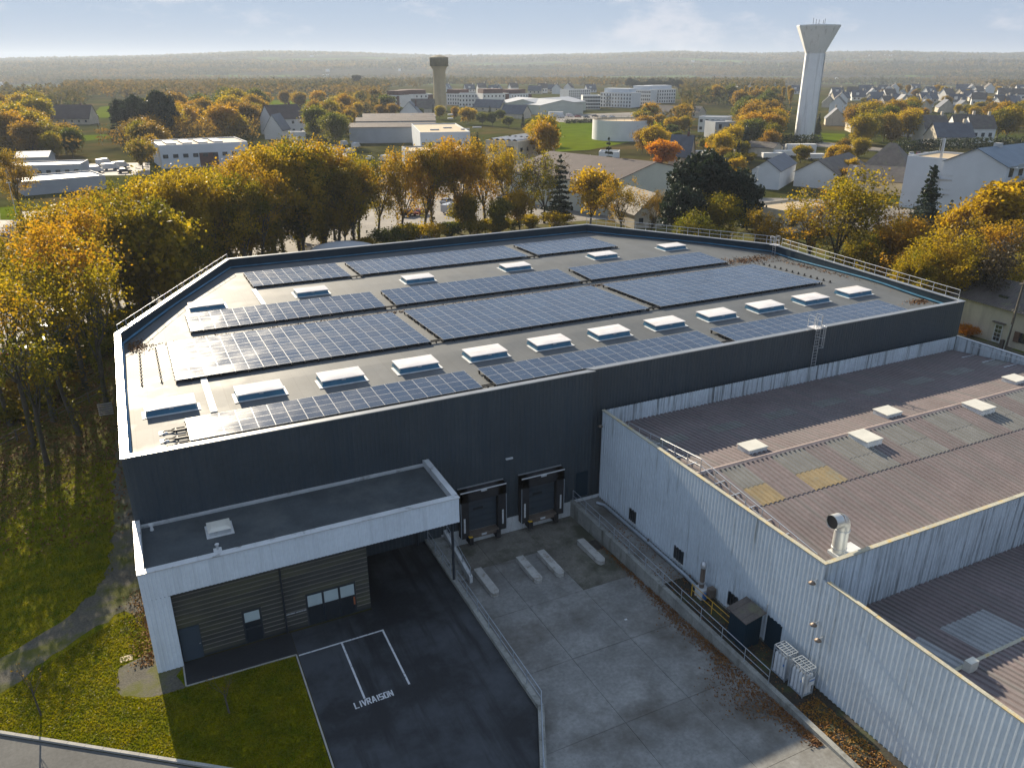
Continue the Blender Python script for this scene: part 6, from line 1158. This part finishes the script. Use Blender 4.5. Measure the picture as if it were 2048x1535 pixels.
# ------------------------------------------------------------------ far woods (one mass)
rf = np.random.default_rng(77)
def woods(n_, d0, d1, size, per, spread, seed, name, lab, mask):
    rf = np.random.default_rng(seed); d = np.sqrt(rf.uniform(d0 ** 2, d1 ** 2, n_)); az = AZ + np.radians(rf.uniform(-40, 40, n_)); x, y = d * np.sin(az), d * np.cos(az); z = terrain(x, y)
    ok = mask(x, y, d, rf); x, y, z, d = x[ok], y[ok], z[ok], d[ok]; n2 = len(x); ht = rf.uniform(.7, 1.25, n2) * spread
    c = np.stack([x, y, z], 1); p = np.repeat(c, per, 0); o = rf.normal(size=(n2 * per, 3)); o /= np.linalg.norm(o, axis=1)[:, None]; o *= np.repeat(ht, per)[:, None] * np.array([.42, .42, .40]) * rf.uniform(.5, 1, (n2 * per, 1)); p = p + o; p[:, 2] += np.repeat(ht, per) * .55
    tag(link(name, leafmesh(name, p, size, 'forest', rf, np.repeat(rf.normal(size=n2) * .9 + 1.3 * np.sin(x * .011 + 2 * np.sin(y * .007)) + .8 * np.sin(y * .017 + x * .004), per))), lab, kind='stuff')
def pix(x, y):
    v = np.stack([x, y, np.full_like(x, -CH)], 1); k = v @ FW; return CX + F * (v @ RT) / k, CY - F * (v @ UP) / k
def mask_near(x, y, d, r):
    px, py = pix(x, y); ok = np.ones(len(x), bool); dens = np.where(px > 1600, .30, np.where((px > 760) & (px < 1360), .28, .9)); ok &= r.random(len(x)) < dens
    v = np.stack([x, y, np.full_like(x, 12. - CH)], 1); k_ = v @ FW; ty = CY - F * (v @ UP) / k_; rr_ = 5 * F / k_
    for a, b, c, e in KEEP: ok &= ~((px + rr_ > a) & (px - rr_ < c) & (py > b) & (ty < e))
    for a, b, c, e in [(1e9, 0, 1e9, 0), (1630, 160, 2048, 228), (900, 170, 1170, 190), (180, 200, 300, 240), (335, 198, 485, 220), (500, 196, 675, 214), (-100, 160, 130, 178), (0, 150, 0, 0)]: ok &= ~((px > a - 4) & (px < c + 4) & (py > b - 2) & (py < e + 12))
    for hx, hy in HOUSE_XY: ok &= (x - hx) ** 2 + (y - hy) ** 2 > 150
    return ok & (d > 430)
def mask_thicket(x, y, d, r):
    px, py = pix(x, y); return mask_near(x, y, d + 430, r) & ~((px > 640) & (py > 262)) & (py < 345) & ~((px > 700) & (px < 1100) & (py > 230))
woods(15000, 430, 1750, 1.5, 18, 12, 5, 'near_woods', 'russet woods beyond the gardens', mask_near)
woods(4200, 225, 520, .62, 46, 10, 15, 'thicket', 'dense autumn thickets between the gardens and offices', mask_thicket)
def mask_mid(x, y, d, r):
    px, py = pix(x, y); nz = np.sin(x * .004 + 2 * np.sin(y * .0027)) + np.sin(y * .0061 + 1.7 * np.sin(x * .0033)); ok = (nz > -.45) & ~((px < 150) & (py > 160) & (py < 182))
    return ok
woods(26000, 1500, 3400, 3.0, 8, 13, 6, 'valley_woods', 'hazy woods in the valley', mask_mid)
def mask_far(x, y, d, r): nz = np.sin(x * .0024 + 2 * np.sin(y * .0019)) + np.sin(y * .0037 + 1.7 * np.sin(x * .0023)); return (nz > -.35) | (d > 5500)
woods(42000, 3200, 6900, 6.5, 5, 15, 9, 'hill_woods', 'blue-grey woods on the hills', mask_far)
# pale roofs and farms sprinkled on the far slopes
t = thing('hill_hamlet', 'scatter of tiny white houses on the far slopes', 'houses'); t['kind'] = 'stuff'; m = MB()
for i in range(30):
    d = rf.uniform(1700, 5600); a = AZ + rad(rf.uniform(-34, 34)); x, y = d * math.sin(a), d * math.cos(a); z = float(terrain(x, y)); s = rf.uniform(4, 9); m.box(x - s, y - s * .5, z, x + s, y + s * .5, z + 9)
m.build('house_walls', 'wall_white', t)

# ------------------------------------------------------------------ grass blades, fallen leaves
def inside(poly, x, y):
    ok = np.zeros(len(x), bool); n_ = len(poly)
    for i in range(n_):
        x0, y0 = poly[i]; x1, y1 = poly[(i + 1) % n_]; c = ((y0 > y) != (y1 > y)) & (x < (x1 - x0) * (y - y0) / (y1 - y0 + 1e-12) + x0); ok ^= c
    return ok
LAWN = [(-14, 43), (-14, 41.8), (-10.5, 39.35), (-.7, 32.25), (4.42, 28.4), (4.42, 38.15), (-1.56, 38.3), (-3.4, 38.3), (-4.8, 39.2), (-4.9, 41.6), (-3.4, 42.4), (-3.3, 46.2), (-4.6, 46.4), (-7.6, 44.5), (-10.7, 42.1)]
WOODL = [(-5.0, 52), (-5.2, 72), (-16, 74), (-24, 60), (-14.5, 44.2), (-11.4, 45.2), (-9.6, 46.5), (-7.2, 48.5)]
q = []
for poly, n_ in ((LAWN, 42000), (WOODL, 34000)):
    a = np.array(poly); x = rf.uniform(a[:, 0].min(), a[:, 0].max(), n_ * 2); y = rf.uniform(a[:, 1].min(), a[:, 1].max(), n_ * 2); ok = inside(poly, x, y); x, y = x[ok][:n_], y[ok][:n_]; q.append(np.stack([x, y, np.full(len(x), .035)], 1))
q = np.concatenate(q); cl = np.sin(q[:, 0] * 2.1 + np.sin(q[:, 1] * 1.7) * 2) + rf.normal(0, .5, len(q))
tag(link('grass', leafmesh('grass', q, .055, 'blade', rf, cl)), 'short tufty grass on the lawn', kind='stuff')
def litter(name, lab, pts, size, mat): tag(link(name, leafmesh(name, pts, size, mat, rf, 0., .75)), lab, kind='stuff')
n_ = 9000; u = rf.random(n_); yy = 20 + 21 * u; w_ = np.interp(yy, [20, 22.5, 24, 26, 28, 31, 34, 41], [.25, .5, 1.3, 1.1, .35, .6, .3, .15]); xx = 27.3 - np.abs(rf.normal(0, 1, n_)) * w_ * 1.0; ok = (xx > 23) & (rf.random(n_) < np.interp(yy, [20, 23, 27, 33, 41], [1, 1, .7, .5, .12]))
litter('fallen_leaves', 'rusty drift of fallen leaves along the retaining wall', np.stack([xx, yy, -1.06 + .0384 * (46.1 - yy) + .03 + rf.uniform(0, .04, n_)], 1)[ok], .055, 'litter')
n_ = 2600; litter('fallen_leaves', 'golden leaves in the earth passage by the factory', np.stack([27.8 + 1.6 * rf.random(n_), 14 + 8.5 * rf.random(n_) ** .8, .03 + rf.uniform(0, .03, n_)], 1), .055, 'litter_gold'); n_ = 900; litter('fallen_leaves', 'sparse leaves in the factory passage', np.stack([27.8 + 1.9 * rf.random(n_), 22 + 20 * rf.random(n_), .07 + rf.uniform(0, .02, n_)], 1), .06, 'litter')
n_ = 1100; litter('fallen_leaves', 'orange leaves along the annex side', np.stack([-3.0 - np.abs(rf.normal(0, .55, n_)), 41 + 8 * rf.random(n_), .03 + rf.uniform(0, .03, n_)], 1), .07, 'litter_gold')
n_ = 16000; xx = rf.uniform(-24, -3.6, n_); yy = rf.uniform(56, 100, n_); ok = (yy < 98 + (xx + 12) * .9) & (rf.random(n_) < np.clip((yy - 50) / 22, 0, 1)); litter('fallen_leaves', 'brown leaf carpet under the left trees', np.stack([xx, yy, .04 + rf.uniform(0, .05, n_)], 1)[ok], .10, 'litter')
q = []
for (cx_, cy_, sx, sy, n_) in ((67, 72.3, 2.4, .7, 1000), (70.6, 66, .35, 4, 400), (69.6, 50.2, .8, .4, 300), (-1.4, 70.3, .5, .9, 420), (35, 70.35, 15, .16, 1500), (12, 70.3, 6, .2, 700)):
    x = cx_ + rf.normal(0, sx, n_); y = cy_ + rf.normal(0, sy, n_); ok = np.array([xlim(b)[0] + .6 < a < xlim(b)[1] - .5 for a, b in zip(x, y)]); q.append(np.stack([x[ok], y[ok], np.interp(y[ok], RY, RZ) + .02 + rf.uniform(0, .05, ok.sum())], 1))
litter('fallen_leaves', 'reddish leaves caught in the corners and valley of the warehouse roof', np.concatenate(q), .085, 'litter')

# ------------------------------------------------------------------ haze
m = MB(); m.box(-9500, -500, -60, 9500, 9500, 128); hz = m.build('haze', 'black'); hz.data.materials.clear(); hm = bpy.data.materials.new('haze'); hm.use_nodes = True; hm.node_tree.nodes.clear()
ov = hm.node_tree.nodes.new('ShaderNodeOutputMaterial'); pv_ = hm.node_tree.nodes.new('ShaderNodeVolumePrincipled'); pv_.inputs['Color'].default_value = (.70, .79, .92, 1); pv_.inputs['Density'].default_value = 1.35e-4; pv_.inputs['Anisotropy'].default_value = .18
hm.node_tree.links.new(pv_.outputs[0], ov.inputs['Volume']); hz.data.materials.append(hm); tag(hz, 'thin autumn haze over the countryside', kind='stuff')
